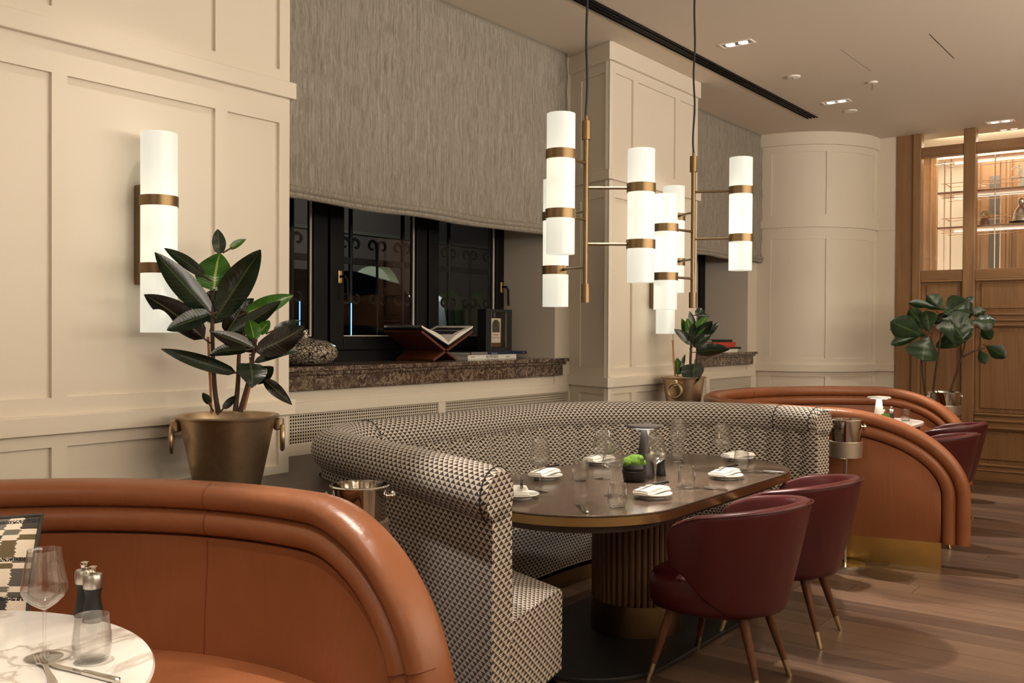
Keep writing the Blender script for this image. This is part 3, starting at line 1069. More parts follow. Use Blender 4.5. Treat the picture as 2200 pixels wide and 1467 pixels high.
downlight(6.55, 2.92, 'twin ceiling downlight nearest the camera, between the far pendant cord and the smoke detector')
downlight(8.73, 2.92, 'twin ceiling downlight by the end of the black air slot')
downlight(10.49, 1.88, 'twin ceiling downlight against the oak partition at the right edge')
t = thing('air_slot', 'long black linear air slot set in the pale ceiling', 'vent', (5.2, 3.32, CEIL))
obj('back_plate', MB().box(1.2, 9.25, 3.272, 3.372, CEIL - 0.002, CEIL), M['blackm'], t, smooth=0)
for y in (3.272, 3.302, 3.335, 3.366):
    obj('slat', MB().box(1.2, 9.25, y, y + 0.006, CEIL - 0.010, CEIL - 0.002), M['black'], t, smooth=0)
for x in (3.4, 5.6, 7.6):
    obj('damper', MB().box(x, x + 1.1, 3.31, 3.332, CEIL - 0.008, CEIL - 0.002), M['dark'], t, smooth=0)
t = thing('smoke_detector', 'small round white ceiling disc with a grey centre, left of the sprinkler', 'detector', (7.67, 2.918, CEIL))
obj('body', MB().lathe([(0.055, 0), (0.054, -0.012), (0.03, -0.016), (0.0001, -0.016)], 24, (7.67, 2.918, CEIL)), M['white'], t)
obj('sensor', MB().lathe([(0.016, -0.016), (0.014, -0.021), (0.0001, -0.021)], 16, (7.67, 2.918, CEIL)), M['satin'], t)
t = thing('speaker_disc', 'flat blank white ceiling disc next to the twin downlight at the slot end', 'speaker', (9.17, 2.93, CEIL))
obj('cover', MB().lathe([(0.06, 0), (0.058, -0.010), (0.0001, -0.012)], 24, (9.17, 2.93, CEIL)), M['white'], t)
obj('grille', MB().lathe([(0.045, -0.0115), (0.0001, -0.014)], 24, (9.17, 2.93, CEIL)), M['white'], t)
t = thing('sprinkler', 'small ceiling sprinkler head hanging below a white rosette', 'sprinkler', (8.23, 2.448, CEIL))
obj('rosette', MB().lathe([(0.042, 0), (0.036, -0.012), (0.0001, -0.013)], 20, (8.23, 2.448, CEIL)), M['white'], t)
obj('head', MB().lathe([(0.008, -0.012), (0.008, -0.03), (0.004, -0.035), (0.004, -0.06), (0.02, -0.062), (0.02, -0.066), (0.0001, -0.067)], 12, (8.23, 2.448, CEIL)), M['satin'], t)
obj('arm', MB().tube([(8.22, 2.448, CEIL - 0.03), (8.21, 2.448, CEIL - 0.045), (8.228, 2.448, CEIL - 0.062)], 0.003, 6).tube([(8.24, 2.448, CEIL - 0.03), (8.25, 2.448, CEIL - 0.045), (8.232, 2.448, CEIL - 0.062)], 0.003, 6), M['satin'], t)
h = struct('trim_6', MB().box(7.144, 7.883, 1.737, 1.741, CEIL - 0.0015, CEIL).box(7.144, 7.883, 2.36, 2.362, CEIL - 0.0006, CEIL), M['dark'], smooth=0)


# ================================================================== BOOTHS
def frames(path):
    """tangent and inward normal (right of travel) at each path point"""
    out = []
    for i, p in enumerate(path):
        t = (path[min(i + 1, len(path) - 1)] - path[max(i - 1, 0)])
        t.z = 0
        t.normalize()
        out.append((p, t, Vector((t.y, -t.x, 0))))
    return out


ENDK = 0.72


def shear(s, nn, n):
    """the left arm end is cut on a slant"""
    f = ENDK * max(0.0, 1 - s / 0.7)
    return (-nn.y * f * n, nn.x * f * n)


def strip(path_s, sect, caps=True, cl=1.0):
    """sweep an open outline [(n, z)...] along [(s, P, Nrm)...] with metric UVs; sect may be a function of (index, s)"""
    mb = MB()
    rows, uvs = [], []
    for i, (s, p, nn) in enumerate(path_s):
        q = sect(i, s) if callable(sect) else sect
        row, uv, d = [], [], 0
        for j, (n, z) in enumerate(q):
            if j:
                d += sqrt((n - q[j - 1][0]) ** 2 + (z - q[j - 1][1]) ** 2)
            hx, hy = shear(s, nn, n)
            row.append((p.x + nn.x * n + hx, p.y + nn.y * n + hy, z))
            uv.append((s, d))
        rows.append(row)
        uvs.append(uv)
    mb.grid(rows, uv=uvs)
    if caps:
        for k, rev in ((0, False), (len(rows) - 1, True)):
            q = sect(k, path_s[k][0]) if callable(sect) else sect
            idx = list(range(len(q) - 1))
            vs = [rows[k][j] for j in idx]
            mb.add(vs, [tuple(reversed(range(len(idx)))) if rev else tuple(range(len(idx)))], [(q[j][0], q[j][1]) for j in idx])
    return mb


# ---- patterned booth: one long roll-topped back bent round the dark table
PB = spline([(2.585, 2.00, 0), (2.70, 2.29, 0), (2.83, 2.64, 0), (2.945, 3.0, 0), (3.02, 3.24, 0), (3.13, 3.44, 0), (3.36, 3.575, 0), (3.72, 3.60, 0), (4.2, 3.615, 0), (4.7, 3.635, 0),
             (5.1, 3.59, 0), (5.48, 3.40, 0), (5.78, 3.08, 0), (5.945, 2.70, 0), (5.985, 2.35, 0), (5.925, 2.04, 0)], 12)
CHN = 0.135
pts, plen = resample(PB, CHN / 8)
pfr = [(plen * i / (len(pts) - 1), p, n) for i, (p, t_, n) in enumerate(frames(pts))]
booth = thing('patterned_booth', 'large curved banquette in black and cream triangle weave with a rolled top edge', 'sofa', (4.3, 3.0, 0))


def roll_sect(i, s):
    k = min(s, plen - s)
    r = 0.098 * (1 - 0.10 * math.exp(-(k / 0.02) ** 2))
    for sb in (0.30 * plen * 0 + 1.96, 5.2):
        r *= 1 - 0.035 * math.exp(-((s - sb) / 0.02) ** 2)
    return [(-0.005 + r * 1.05 * sin(-a), 0.933 - r * cos(a)) for a in [2 * pi * q / 28 for q in range(29)]]


obj('top_roll', strip(pfr, roll_sect), M['fabric'], booth, smooth=60)


def back_sect(i, s):
    ch = abs(sin(pi * s / CHN))
    b = 0.060 + 0.021 * (ch ** 0.5) if s > 0.12 else 0.075
    zs = [0.88, 0.80, 0.70, 0.60, 0.5, 0.44, 0.40]
    o = [(-0.06, 0.88), (-0.062, 0.6), (-0.062, 0.12), (0.06, 0.12), (0.065, 0.40)]
    return o + [(b + 0.02 * (0.88 - z), z) for z in reversed(zs)] + [(0.0, 0.90), (-0.06, 0.88)]


obj('backrest', strip(pfr, back_sect), M['fabric'], booth, smooth=50)
# seat: starts flush with the arm end
sfr = pfr[::2]


def seat_pt(off):
    out = []
    for s, p, n in sfr:
        out.append((s, p, n))
    return out


def seat_mb(n0, n1, z0, z1, uvo=0.0):
    mb = MB()
    prof = [(n0, z1), (n1 - 0.05, z1 + 0.006), (n1 - 0.02, z1 + 0.002), (n1 - 0.005, z1 - 0.012), (n1, z1 - 0.035), (n1, 0.30), (n1 - 0.004, z0)]
    rows, uvs = [], []
    for s, p, nn in sfr[1:-3]:
        row, uv, d = [], [], uvo
        for j, (n, z) in enumerate(prof):
            if j:
                d += sqrt((n - prof[j - 1][0]) ** 2 + (z - prof[j - 1][1]) ** 2)
            f = ENDK * max(0.0, 1 - s / 1.3)
            t = Vector((-nn.y, nn.x, 0))
            q = p + nn * n + t * (f * n)
            row.append((q.x, q.y, z))
            uv.append((s, d))
        rows.append(row)
        uvs.append(uv)
    mb.grid(rows, uv=uvs, flip=False)
    for k, rev in ((0, True), (len(rows) - 1, False)):
        vs = rows[k] + [(rows[k][0][0], rows[k][0][1], z0)]
        q = prof + [(n0, z0)]
        mb.add(vs, [tuple(reversed(range(len(vs)))) if rev else tuple(range(len(vs)))], [(a, b) for a, b in q])
    return mb


obj('seat', seat_mb(0.05, 0.53, 0.12, 0.452), M['fabric'], booth, smooth=50)
obj('plinth', seat_mb(-0.03, 0.49, 0.0, 0.125).move(Matrix.Diagonal((1, 1, 0.125 / 0.458, 1))), M['bronze'], booth, smooth=50)
# stitched seams
def seam(parent, i, dz=0.0):
    s, p, n = pfr[i]
    r = 0.1005
    pp = []
    for a in [2 * pi * q / 20 for q in range(1, 20)]:
        o = -0.005 + r * 1.05 * sin(a)
        hx, hy = shear(s, n, o)
        pp.append((p.x + n.x * o + hx, p.y + n.y * o + hy, 0.933 - r * cos(a)))
    obj('seam', MB().tube(pp, 0.0022, 6), M['ink'], parent)


for sv in (0.045, 1.96, 5.2, plen - 0.045):
    seam(booth, int(sv / plen * (len(pfr) - 1)))


# ledge filling the space between the booths and the walls
OUT = [(p.x - n.x * 0.068, p.y - n.y * 0.068) for s, p, n in pfr]
L1 = [q for q in OUT if q[1] > 2.93 and q[0] < 5.4][::3]
struct('trim_4', MB().prism([(1.50, 3.645), (2.0, 3.22), (2.3, 2.98), (2.6, 2.93)] + L1 + [(5.5, 3.68), (6.0, 3.68), (6.14, 4.095), (3.035, 4.095), (3.035, 3.645)], 0.0, 0.812), M['ledge'], smooth=0)
struct('trim_5', MB().prism([(6.0, 3.645), (6.05, 3.42), (6.25, 3.14), (6.42, 3.10), (6.6, 3.24), (6.78, 3.38), (7.1, 3.55), (7.40, 3.645)], 0.0, 0.812), M['ledge'], smooth=0)


# ---- leather booths: stacked arched rolls that run down to the floor at both ends
def leather_booth(name, label, loc, path, a, b, ztop, seams, plinth_in=0.06, seat_n=(0.05, 0.55)):
    root = thing(name, label, 'sofa', loc, group=None)
    P, L = resample(path, 0.03)
    fr = [(L * i / (len(P) - 1), p, n) for i, (p, t_, n) in enumerate(frames(P))]

    def at(s, n, z):
        u = min(max(s / L, 0), 1) * (len(fr) - 1)
        i = min(int(u), len(fr) - 2)
        w = u - i
        p = fr[i][1].lerp(fr[i + 1][1], w)
        nn = fr[i][2].lerp(fr[i + 1][2], w)
        return (p.x + nn.x * n, p.y + nn.y * n, z)

    def arch(off, m=26, z0=0.16):
        A, B, zt = a - off, b - off, ztop - off
        left = [(off, z0 + (zt - B - z0) * k / 6) for k in range(6)]
        left += [(off + A * (1 - cos(pi / 2 * k / m)), zt - B + B * sin(pi / 2 * k / m)) for k in range(m + 1)]
        nmid = max(2, int((L - 2 * a) / 0.06))
        mid = [(a + (L - 2 * a) * k / nmid, zt) for k in range(1, nmid)]
        right = [(L - s, z) for s, z in left[::-1]]
        return left + mid + right

    rad = 0.043
    for q, off in enumerate((rad, rad * 2 + 0.040)):
        C = arch(off)
        rows = []
        for i, (s, z) in enumerate(C):
            s0, z0 = C[max(i - 1, 0)]
            s1, z1 = C[min(i + 1, len(C) - 1)]
            d = Vector((s1 - s0, z1 - z0)).normalized()
            e = Vector((-d.y, d.x))
            wid = (0.068, 0.064)[q]
            row = []
            for k in range(18):
                t = 2 * pi * k / 18
                cs, sn = cos(t), sin(t)
                ax = rad * 1.04 * (abs(cs) ** 0.8) * (1 if cs > 0 else -1)
                ac = wid * (abs(sn) ** 0.8) * (1 if sn > 0 else -1)
                row.append(at(s + e.x * ax, ac, z + e.y * ax))
            rows.append(row)
        mb = MB().grid(rows, closev=True)
        mb.f.append(tuple(range(18)))
        mb.f.append(tuple(reversed([(len(rows) - 1) * 18 + k for k in range(18)])))
        obj('arched_roll', mb, M['orange'], root, smooth=70)
    # padded panel below the rolls, both faces
    C = arch(0.172)
    rows = []
    for s, z in C:
        col = []
        for n0 in (0.042, -0.042):
            for v in range(9):
                u = v / 8 if n0 > 0 else 1 - v / 8
                bul = 0.016 * sin(pi * min(1, u * 1.15) if u < 0.87 else pi)
                zz = 0.16 + (z - 0.16) * u
                col.append(at(s, n0 + (bul if n0 > 0 else -bul), zz))
        rows.append(col)
    obj('back_panel', MB().grid(rows, closev=True), M['orange'], root, smooth=60)
    # stitched seams across the rolls
    for s in seams:
        pts_ = []
        for q, off in enumerate((rad, rad * 2 + 0.040)):
            for k in range(13):
                t = pi * (0.08 + 0.84 * k / 12)
                wid = (0.068, 0.064)[q] + 0.002
                pts_.append(at(s, wid * sin(t) ** 0.8, ztop - off + rad * 1.05 * cos(t)))
        obj('seam', MB().tube(pts_[:13], 0.0016, 6), M['seamc'], root)
        obj('seam', MB().tube(pts_[13:], 0.0016, 6), M['seamc'], root)
        obj('seam', MB().tube([at(s, 0.0425 + 0.016 * sin(pi * min(1, u * 1.15) if u < 0.87 else pi), 0.16 + (ztop - 0.172 - 0.16) * u) for u in [0.35 + 0.64 * k / 14 for k in range(15)]], 0.0018, 6), M['seamc'], root)
    for zt_ in (0.60,):
        for q, off in enumerate((rad, rad * 2 + 0.040)):
            C = arch(off)
            for half in (range(0, len(C) // 2), range(len(C) // 2, len(C) - 1)):
                i = min(half, key=lambda k: abs(C[k][1] - zt_ + 0.02 * q))
                s, z = C[i]
                d = Vector((C[i + 1][0] - C[i - 1][0], C[i + 1][1] - C[i - 1][1])).normalized()
                e = Vector((-d.y, d.x))
                pts_ = []
                for k in range(15):
                    t = pi * (0.04 + 0.92 * k / 14)
                    wid = (0.068, 0.064)[q] + 0.002
                    r_ = rad * 1.05 * (1 if cos(t) > 0 else -1) * abs(cos(t)) ** 0.8
                    pts_.append(at(s + e.x * r_, wid * sin(t) ** 0.8, z + e.y * r_))
                obj('seam', MB().tube(pts_, 0.0016, 6), M['seamc'], root)
    # seat ring
    rows = []
    prof = [(seat_n[0], 0.455), (seat_n[0] + 0.2, 0.47), (seat_n[1] - 0.06, 0.468), (seat_n[1] - 0.02, 0.455), (seat_n[1], 0.42), (seat_n[1], 0.30), (seat_n[1] - 0.01, 0.16), (seat_n[0], 0.16)]
    ns = 60
    for i in range(ns + 1):
        s = 0.35 + (L - 0.7) * i / ns
        rows.append([at(s, n, z) for n, z in prof])
    mb = MB().grid(rows, closev=True)
    mb.f.append(tuple(range(len(prof))))
    mb.f.append(tuple(reversed([ns * len(prof) + k for k in range(len(prof))])))
    obj('seat', mb, M['orange'], root, smooth=50)
    rows = []
    prof = [(-0.045, 0.0), (-0.045, 0.165), (0.05, 0.165), (0.05, 0.0)]
    for i in range(ns * 2 + 1):
        s = plinth_in + (L - 2 * plinth_in) * i / (ns * 2)
        rows.append([at(s, n, z) for n, z in prof])
    mb = MB().grid(rows, closev=True)
    mb.f.append((0, 1, 2, 3))
    mb.f.append(tuple(reversed([ns * 2 * 4 + k for k in range(4)])))
    obj('plinth', mb, M['plinth'], root, smooth=40)
    return root


def arc_path(cx, cy, rx, ry, a0, a1, ext0, ext1, n=80):
    pts = [Vector((cx + rx * cos(radians(a0 + (a1 - a0) * k / n)), cy + ry * sin(radians(a0 + (a1 - a0) * k / n)), 0)) for k in range(n + 1)]
    d0 = (pts[0] - pts[1]).normalized()
    d1 = (pts[-1] - pts[-2]).normalized()
    return [pts[0] + d0 * (ext0 * (6 - k) / 6) for k in range(6)] + pts + [pts[-1] + d1 * (ext1 * (k + 1) / 6) for k in range(6)]


# round booth in the left foreground, travelling from its left arm over the back to its right arm
leather_booth('leather_booth', 'cognac leather round booth in the left foreground with stacked arched rolls', (0.735, 2.4, 0),
              arc_path(0.735, 2.265, 1.225, 1.22, 188, -8, 0.35, 0.45), 0.60, 0.56, 1.0, [3.97])
leather_booth('leather_booth', 'far cognac leather booth with a brass plinth, beyond the patterned banquette', (7.9, 2.6, 0),
              arc_path(7.83, 2.27, 1.43, 1.26, 192, -12, 0.70, 0.16), 0.85, 0.55, 1.0, [3.4], 0.17)

# ================================================================== TABLES
t = thing('dining_table', 'long dark oval-ended dining table with a brass edge on a fluted pedestal', 'table', (4.28, 2.44, 0))
obj('tabletop', MB().prism(rrect(3.175, 5.40, 1.90, 2.98, 0.5, 14), 0.742, 0.750), M['tabletop'], t, smooth=30, bevel=0.002)
obj('brass_edge', MB().prism(rrect(3.172, 5.403, 1.897, 2.983, 0.503, 14), 0.705, 0.7415), M['brass'], t, smooth=30)
obj('under_top', MB().prism(rrect(3.26, 5.31, 1.985, 2.895, 0.42, 14), 0.66, 0.7045), M['ledge'], t, smooth=30)
PC = (4.215, 2.40)
obj('pedestal', MB().lathe([(0.205, 0.18), (0.205, 0.66)], 40, (PC[0], PC[1], 0)), M['walnut'], t)
_fl = None
for k in range(44):
    a = 2 * pi * k / 44
    if _fl is None:
        _fl = obj('flute', MB().lathe([(0.013, 0.17), (0.013, 0.66)], 8, (0, 0, 0)), M['fluted'], t, world=False)
        o = _fl
    else:
        o = _fl.copy()
        COL.objects.link(o)
    o.location = (PC[0] - 4.28 + 0.21 * cos(a), PC[1] - 2.44 + 0.21 * sin(a), 0)
obj('pedestal_collar', MB().lathe([(0.226, 0.02), (0.226, 0.17), (0.20, 0.172)], 48, (PC[0], PC[1], 0)), M['bronze'], t)
obj('base_plate', MB().prism(rrect(3.36, 5.12, 2.00, 2.86, 0.42, 14), 0.0, 0.02), M['blackm'], t, smooth=30, bevel=0.004)

t = thing('marble_table', 'round white marble table in the left foreground', 'table', (0.735, 2.265, 0))
TC = (0.735, 2.265, 0)
obj('marble_top', MB().lathe([(0.555, 0.722), (0.578, 0.724), (0.590, 0.732), (0.592, 0.740), (0.588, 0.747), (0.580, 0.750)], 96, TC), M['marble'], t, smooth=30)
obj('under_board', MB().lathe([(0.30, 0.668), (0.54, 0.69), (0.572, 0.700), (0.575, 0.7215)], 72, TC), M['walnut'], t, smooth=30)
obj('pedestal', MB().lathe([(0.30, 0.0), (0.30, 0.012), (0.10, 0.03), (0.055, 0.08), (0.05, 0.60), (0.10, 0.668)], 40, TC), M['bronze'], t)

t = thing('marble_table', 'white marble table top inside the far cognac booth', 'table', (7.9, 2.3, 0))
obj('marble_top', MB().prism(rrect(6.95, 8.82, 2.09, 2.72, 0.31, 12), 0.722, 0.750), M['marble'], t, smooth=30, bevel=0.006)
obj('under_board', MB().prism(rrect(6.98, 8.79, 2.12, 2.69, 0.28, 12), 0.69, 0.7215), M['walnut'], t, smooth=30)
obj('pedestal', MB().lathe([(0.32, 0.0), (0.32, 0.015), (0.12, 0.03), (0.10, 0.60), (0.2, 0.69)], 32, (7.9, 2.3, 0)), M['bronze'], t)


# ================================================================== CHAIRS
def make_chair(label, group):
    t = thing('dining_chair', label, 'chair', (0, 0, 0), 0, group)
    nu, nv = 56, 14
    rows = []
    for i in range(nu + 1):
        u = -1 + 2 * i / nu
        au = abs(u)
        # plan curve (half-ellipse at the back, then forward along the arms)
        def plan(W, Yb, Yf):
            ang = min(au / 0.62, 1.0) * pi / 2
            if au <= 0.62:
                x, y = W * sin(ang), -Yb * cos(ang)
            else:
                f = (au - 0.62) / 0.38
                x, y = W * (1 - 0.05 * f * f), Yf * f
            return (x if u > 0 else -x), y
        top = 0.805 - 0.125 * (au ** 1.7)
        bot = 0.325 + 0.165 * min(1.0, max(0.0, (au - 0.44) / 0.40)) ** 1.1
        if au > 0.86:
            f = (au - 0.86) / 0.14
            h = sqrt(max(0.0, 1 - f * f))
            mid = 0.585
            top, bot = mid + (top - mid) * (0.12 + 0.88 * h), mid + (bot - mid) * (0.12 + 0.88 * h)
        row = []
        for j in range(nv + 1):
            v = j / nv
            z = bot + (top - bot) * v
            g = max(0.0, min(1.0, (z - 0.325) / 0.48))
            W = 0.215 + 0.095 * g ** 0.8
            Yb = 0.225 + 0.115 * g ** 0.85
            x, y = plan(W, Yb, 0.13 + 0.03 * g)
            row.append((x, y, z))
        rows.append(row)
    sh = obj('backrest', MB().grid(rows), M['wine'], t, smooth=180, world=False, solid=0.046, subsurf=1)
    rim = [(x, y, z + 0.012) for x, y, z in [r[-1] for r in rows]]
    # outer welt running under the rim
    obj('piping', MB().tube([(x * 1.075, (y * 1.07) if y < 0 else y, z - 0.012) for x, y, z in [r[-1] for r in rows]][3:-3], 0.0032, 6), M['wine'], t, world=False)
    # seat cushion
    rows = []
    for z, k in ((0.300, 0.80), (0.315, 0.93), (0.345, 0.99), (0.40, 1.0), (0.44, 0.985), (0.462, 0.92), (0.473, 0.75), (0.478, 0.4), (0.479, 0.02)):
        row = []
        for q in range(40):
            a = 2 * pi * q / 40
            ca, sa = cos(a), sin(a)
            ex = 0.62
            x = 0.248 * (abs(ca) ** ex) * (1 if ca > 0 else -1)
            y = 0.05 + 0.262 * (abs(sa) ** ex) * (1 if sa > 0 else -1)
            if y < 0:
                x *= 1 - 0.20 * min(1, (-y / 0.2))
            row.append((x * k, 0.05 + (y - 0.05) * k, z))
        rows.append(row)
    mb = MB().grid(rows, closev=True)
    mb.f.append(tuple(reversed(range(40))))
    mb.f.append(tuple(len(rows) * 40 - 40 + q for q in range(40)))
    obj('seat', mb, M['wine'], t, smooth=70, world=False)
    for tx, ty, fx, fy in ((-0.175, 0.17, -0.245, 0.25), (0.175, 0.17, 0.245, 0.25), (-0.125, -0.13, -0.172, -0.225), (0.125, -0.13, 0.172, -0.225)):
        A, B = Vector((tx, ty, 0.312)), Vector((fx, fy, 0.0))
        m1 = A.lerp(B, 0.76)
        lg = obj('leg', MB().tube([A, A.lerp(B, 0.4), m1], lambda u: 0.023 - 0.010 * u, 14), M['walnut'], t, world=False)
        obj('ferrule', MB().tube([m1, B], lambda u: 0.0132 - 0.002 * u, 14), M['ferrule'], lg, world=False, label='brass foot cap')
    return t


g_ch = 'burgundy barrel chairs'
ch = make_chair('burgundy leather barrel chair nearest the camera, before the dark table', g_ch)
ch.location = (3.87, 1.755, 0)
ch.rotation_euler = (0, 0, radians(1))
dup(ch, (4.645, 1.785, 0), radians(3), 'burgundy leather barrel chair second from the camera, partly behind the near one')
dup(ch, (7.32, 1.78, 0), radians(-4), 'burgundy barrel chair just past the far cognac booth arm, the nearer of two there')
dup(ch, (8.235, 1.90, 0), radians(2), 'farthest burgundy barrel chair, its rim showing above the other one at the far booth')


# ================================================================== LAMPS
def shade_tube(parent, c, R, z0, z1, bands, bh, wrap=None):
    """open opal tube with two bronze bands"""
    s = obj('shade', MB().lathe([(R - 0.004, z0 + 0.002), (R, z0), (R, z0 + 0.001), (R, z1 - 0.001), (R, z1), (R - 0.004, z1 - 0.002)], 40, (c[0], c[1], 0)), M['shade'], parent, smooth=40, world=True)
    for zb in bands:
        obj('band', MB().lathe([(R + 0.001, zb - bh / 2), (R + 0.005, zb - bh / 2), (R + 0.005, zb + bh / 2), (R + 0.001, zb + bh / 2)], 40, (c[0], c[1], 0)), M['bronze'], s, smooth=30)
    return s


def sconce(x, label):
    y = 3.545
    t = thing('wall_sconce', label, 'lamp', (x + 0.01, YW, 1.9), group=None)
    obj('back_plate', MB().box(x - 0.04, x + 0.04, 3.617, YW + 0.012, 1.685, 2.10), M['bronze'], t, smooth=0, bevel=0.003)
    for z in (2.027, 1.751):
        obj('bracket', MB().box(x - 0.02, x + 0.02, y + 0.07, 3.62, z - 0.012, z + 0.012), M['bronze'], t, smooth=0)
    shade_tube(t, (x, y), 0.0725, 1.487, 2.308, (2.027, 1.751), 0.042)


sconce(2.262, 'bronze banded white tube sconce on the near panelled wall behind the rubber plant')
sconce(6.66, 'white tube wall sconce on the far pier, mostly hidden by the pendant lights')


def pendant(label):
    t = thing('pendant_light', label, 'lamp', (0, 0, 0), 0, 'pendant lights over the dark table')
    cord = []
    for k in range(25):
        z = 2.51 + (CEIL - 0.006 - 2.51) * k / 24
        cord.append((0.005 * sin(k * 0.8) * (1 - k / 24), 0.004 * cos(k * 0.7), z))
    obj('cord', MB().tube(cord, 0.0055, 8), M['blackm'], t, world=False)
    obj('ceiling_cup', MB().lathe([(0.05, CEIL - 0.02), (0.055, CEIL - 0.001)], 24), M['bronze'], t, world=False)
    obj('rod', MB().tube([(0, 0, 1.70), (0, 0, 2.42)], 0.0125, 16), M['bronze'], t, world=False)
    obj('top_cap', MB().lathe([(0.021, 2.402), (0.021, 2.49), (0.008, 2.491), (0.007, 2.515)], 20), M['bronze'], t, world=False)
    obj('bottom_cap', MB().lathe([(0.021, 1.637), (0.021, 1.725)], 20), M['bronze'], t, world=False)
    for a, zc in ((-172.8, 2.158), (-52.8, 2.045), (67.2, 1.935)):
        cx, cy = 0.26 * cos(radians(a)), 0.26 * sin(radians(a))
        shade_tube(t, (cx, cy), 0.0635, zc - 0.3125, zc + 0.3125, (zc + 0.131, zc - 0.133), 0.042)
        for dz in (0.131, -0.133):
            obj('arm', MB().tube([(0.0, 0.0, zc + dz), (cx * 0.765, cy * 0.765, zc + dz)], 0.0068, 10), M['bronze'], t, world=False)
    return t


pd = pendant('bronze pendant with three white tubes, nearer one on the left, over the dark table')
pd.location = (3.79, 2.44, 0)
dup(pd, (4.905, 2.44, 0), radians(105), 'bronze pendant with three white tubes, farther one on the right, over the dark table')


# ================================================================== PLANTS
def leaf_mb(b, t, w, curl=0.12, fold=0.18, shape='oval', roll=0.0, sag=0.0):
    b, t = Vector(b), Vector(t)
    d = t - b
    L = d.length
    d.normalize()
    view = ((b + t) / 2 - Vector((0, 0, 1.5))).normalized()
    side = d.cross(view)
    if side.length < 0.05:
        side = d.cross(Vector((0, 0, 1)))
    side.normalize()
    side = (Matrix.Rotation(roll, 3, d) @ side).normalized()
    nrm = side.cross(d).normalized()
    if nrm.z < 0 and shape == 'oval':
        nrm = -nrm
    m, n = 14, 6
    rows, uvs = [], []
    for i in range(m + 1):
        u = i / m
        if shape == 'fig':
            ww = w * (0.10 + 0.9 * sin(pi * min(1, u * 1.0) ** 1.25)) * (0.75 + 0.45 * u) if 0 < u < 1 else w * 0.05
        else:
            ww = w * (sin(pi * (0.06 + 0.94 * u) ** 0.85) ** 0.75) if 0 < u < 1 else 0.003
        c = b + d * (L * u) + nrm * (curl * L * sin(pi * u)) + Vector((0, 0, -sag * L * u * u))
        row, uv = [], []
        for j in range(n + 1):
            v = -1 + 2 * j / n
            q = c + side * (ww * 0.5 * v) + nrm * (fold * ww * abs(v) ** 1.5 + 0.012 * w * sin(u * 19 + v * 2))
            row.append(tuple(q))
            uv.append((u, v * 0.5))
        rows.append(row)
        uvs.append(uv)
    return MB().grid(rows, uv=uvs)


def add_leaves(parent, leaves, mats, rng, shape='oval', curl=(0.02, 0.14)):
    for k, (b, t, w) in enumerate(leaves):
        mb = leaf_mb(b, t, w * (1.6 if shape == 'fig' else 1.2), rng.uniform(*curl), rng.uniform(0.05, 0.2), shape, rng.uniform(-0.45, 0.45))
        lim = 3.636
        mb.v = [(x, min(y, lim) if shape == 'oval' else y, z) for x, y, z in mb.v]
        obj('leaf', mb, mats(k), parent, smooth=180)
        # leaf stalk
        bb, tt = Vector(b), Vector(t)
        d = (tt - bb).normalized()
        obj('leaf_stalk', MB().tube([bb - d * 0.035, bb + d * 0.01], 0.0035, 6), M['stem'], parent)


def pot_planter(name, label, c, zb, zt, rb, rt, m, rings, cat='plant pot'):
    t = thing(name, label, cat, (c[0], c[1], zb))
    h = zt - zb
    obj('body', MB().lathe([(rb, 0), (rb + 0.004, 0.008), (rb + (rt - rb) * 0.93, h * 0.93), (rt - 0.002, h * 0.955), (rt + 0.012, h * 0.965), (rt + 0.014, h * 0.985), (rt + 0.006, h), (rt - 0.012, h - 0.002),
                            (rt - 0.022, h * 0.94), (rt - 0.03, h * 0.85)], 48, (c[0], c[1], zb)), m, t, smooth=50)
    obj('soil', MB().lathe([(rt - 0.024, h * 0.86), (0.05, h * 0.88), (0.0005, h * 0.885)], 32, (c[0], c[1], zb)), M['soil'], t)
    for a in rings:
        ca, sa = cos(a), sin(a)
        R = rt + 0.002
        k = obj('ring_mount', MB().lathe([(0.017, -0.025), (0.022, -0.02), (0.022, 0.02), (0.017, 0.025)], 12, (c[0] + (R + 0.008) * ca, c[1] + (R + 0.008) * sa, zb + h * 0.87)), m, t)
        # hanging ring, in the plane tangent to the pot
        rr = h * 0.155
        pts = [(c[0] + (R + 0.022) * ca - sa * rr * sin(q), c[1] + (R + 0.022) * sa + ca * rr * sin(q), zb + h * 0.86 - rr * 1.0 + rr * cos(q)) for q in [2 * pi * i / 28 for i in range(29)]]
        obj('ring', MB().tube(pts, 0.0095, 8), m, t)
    return t


def stems(parent, S, r0, r1, m=None):
    for P in S:
        obj('stem', MB().tube([tuple(p) for p in spline(P, 6)], lambda u: r0 + (r1 - r0) * u, 8), m or M['stem'], parent)


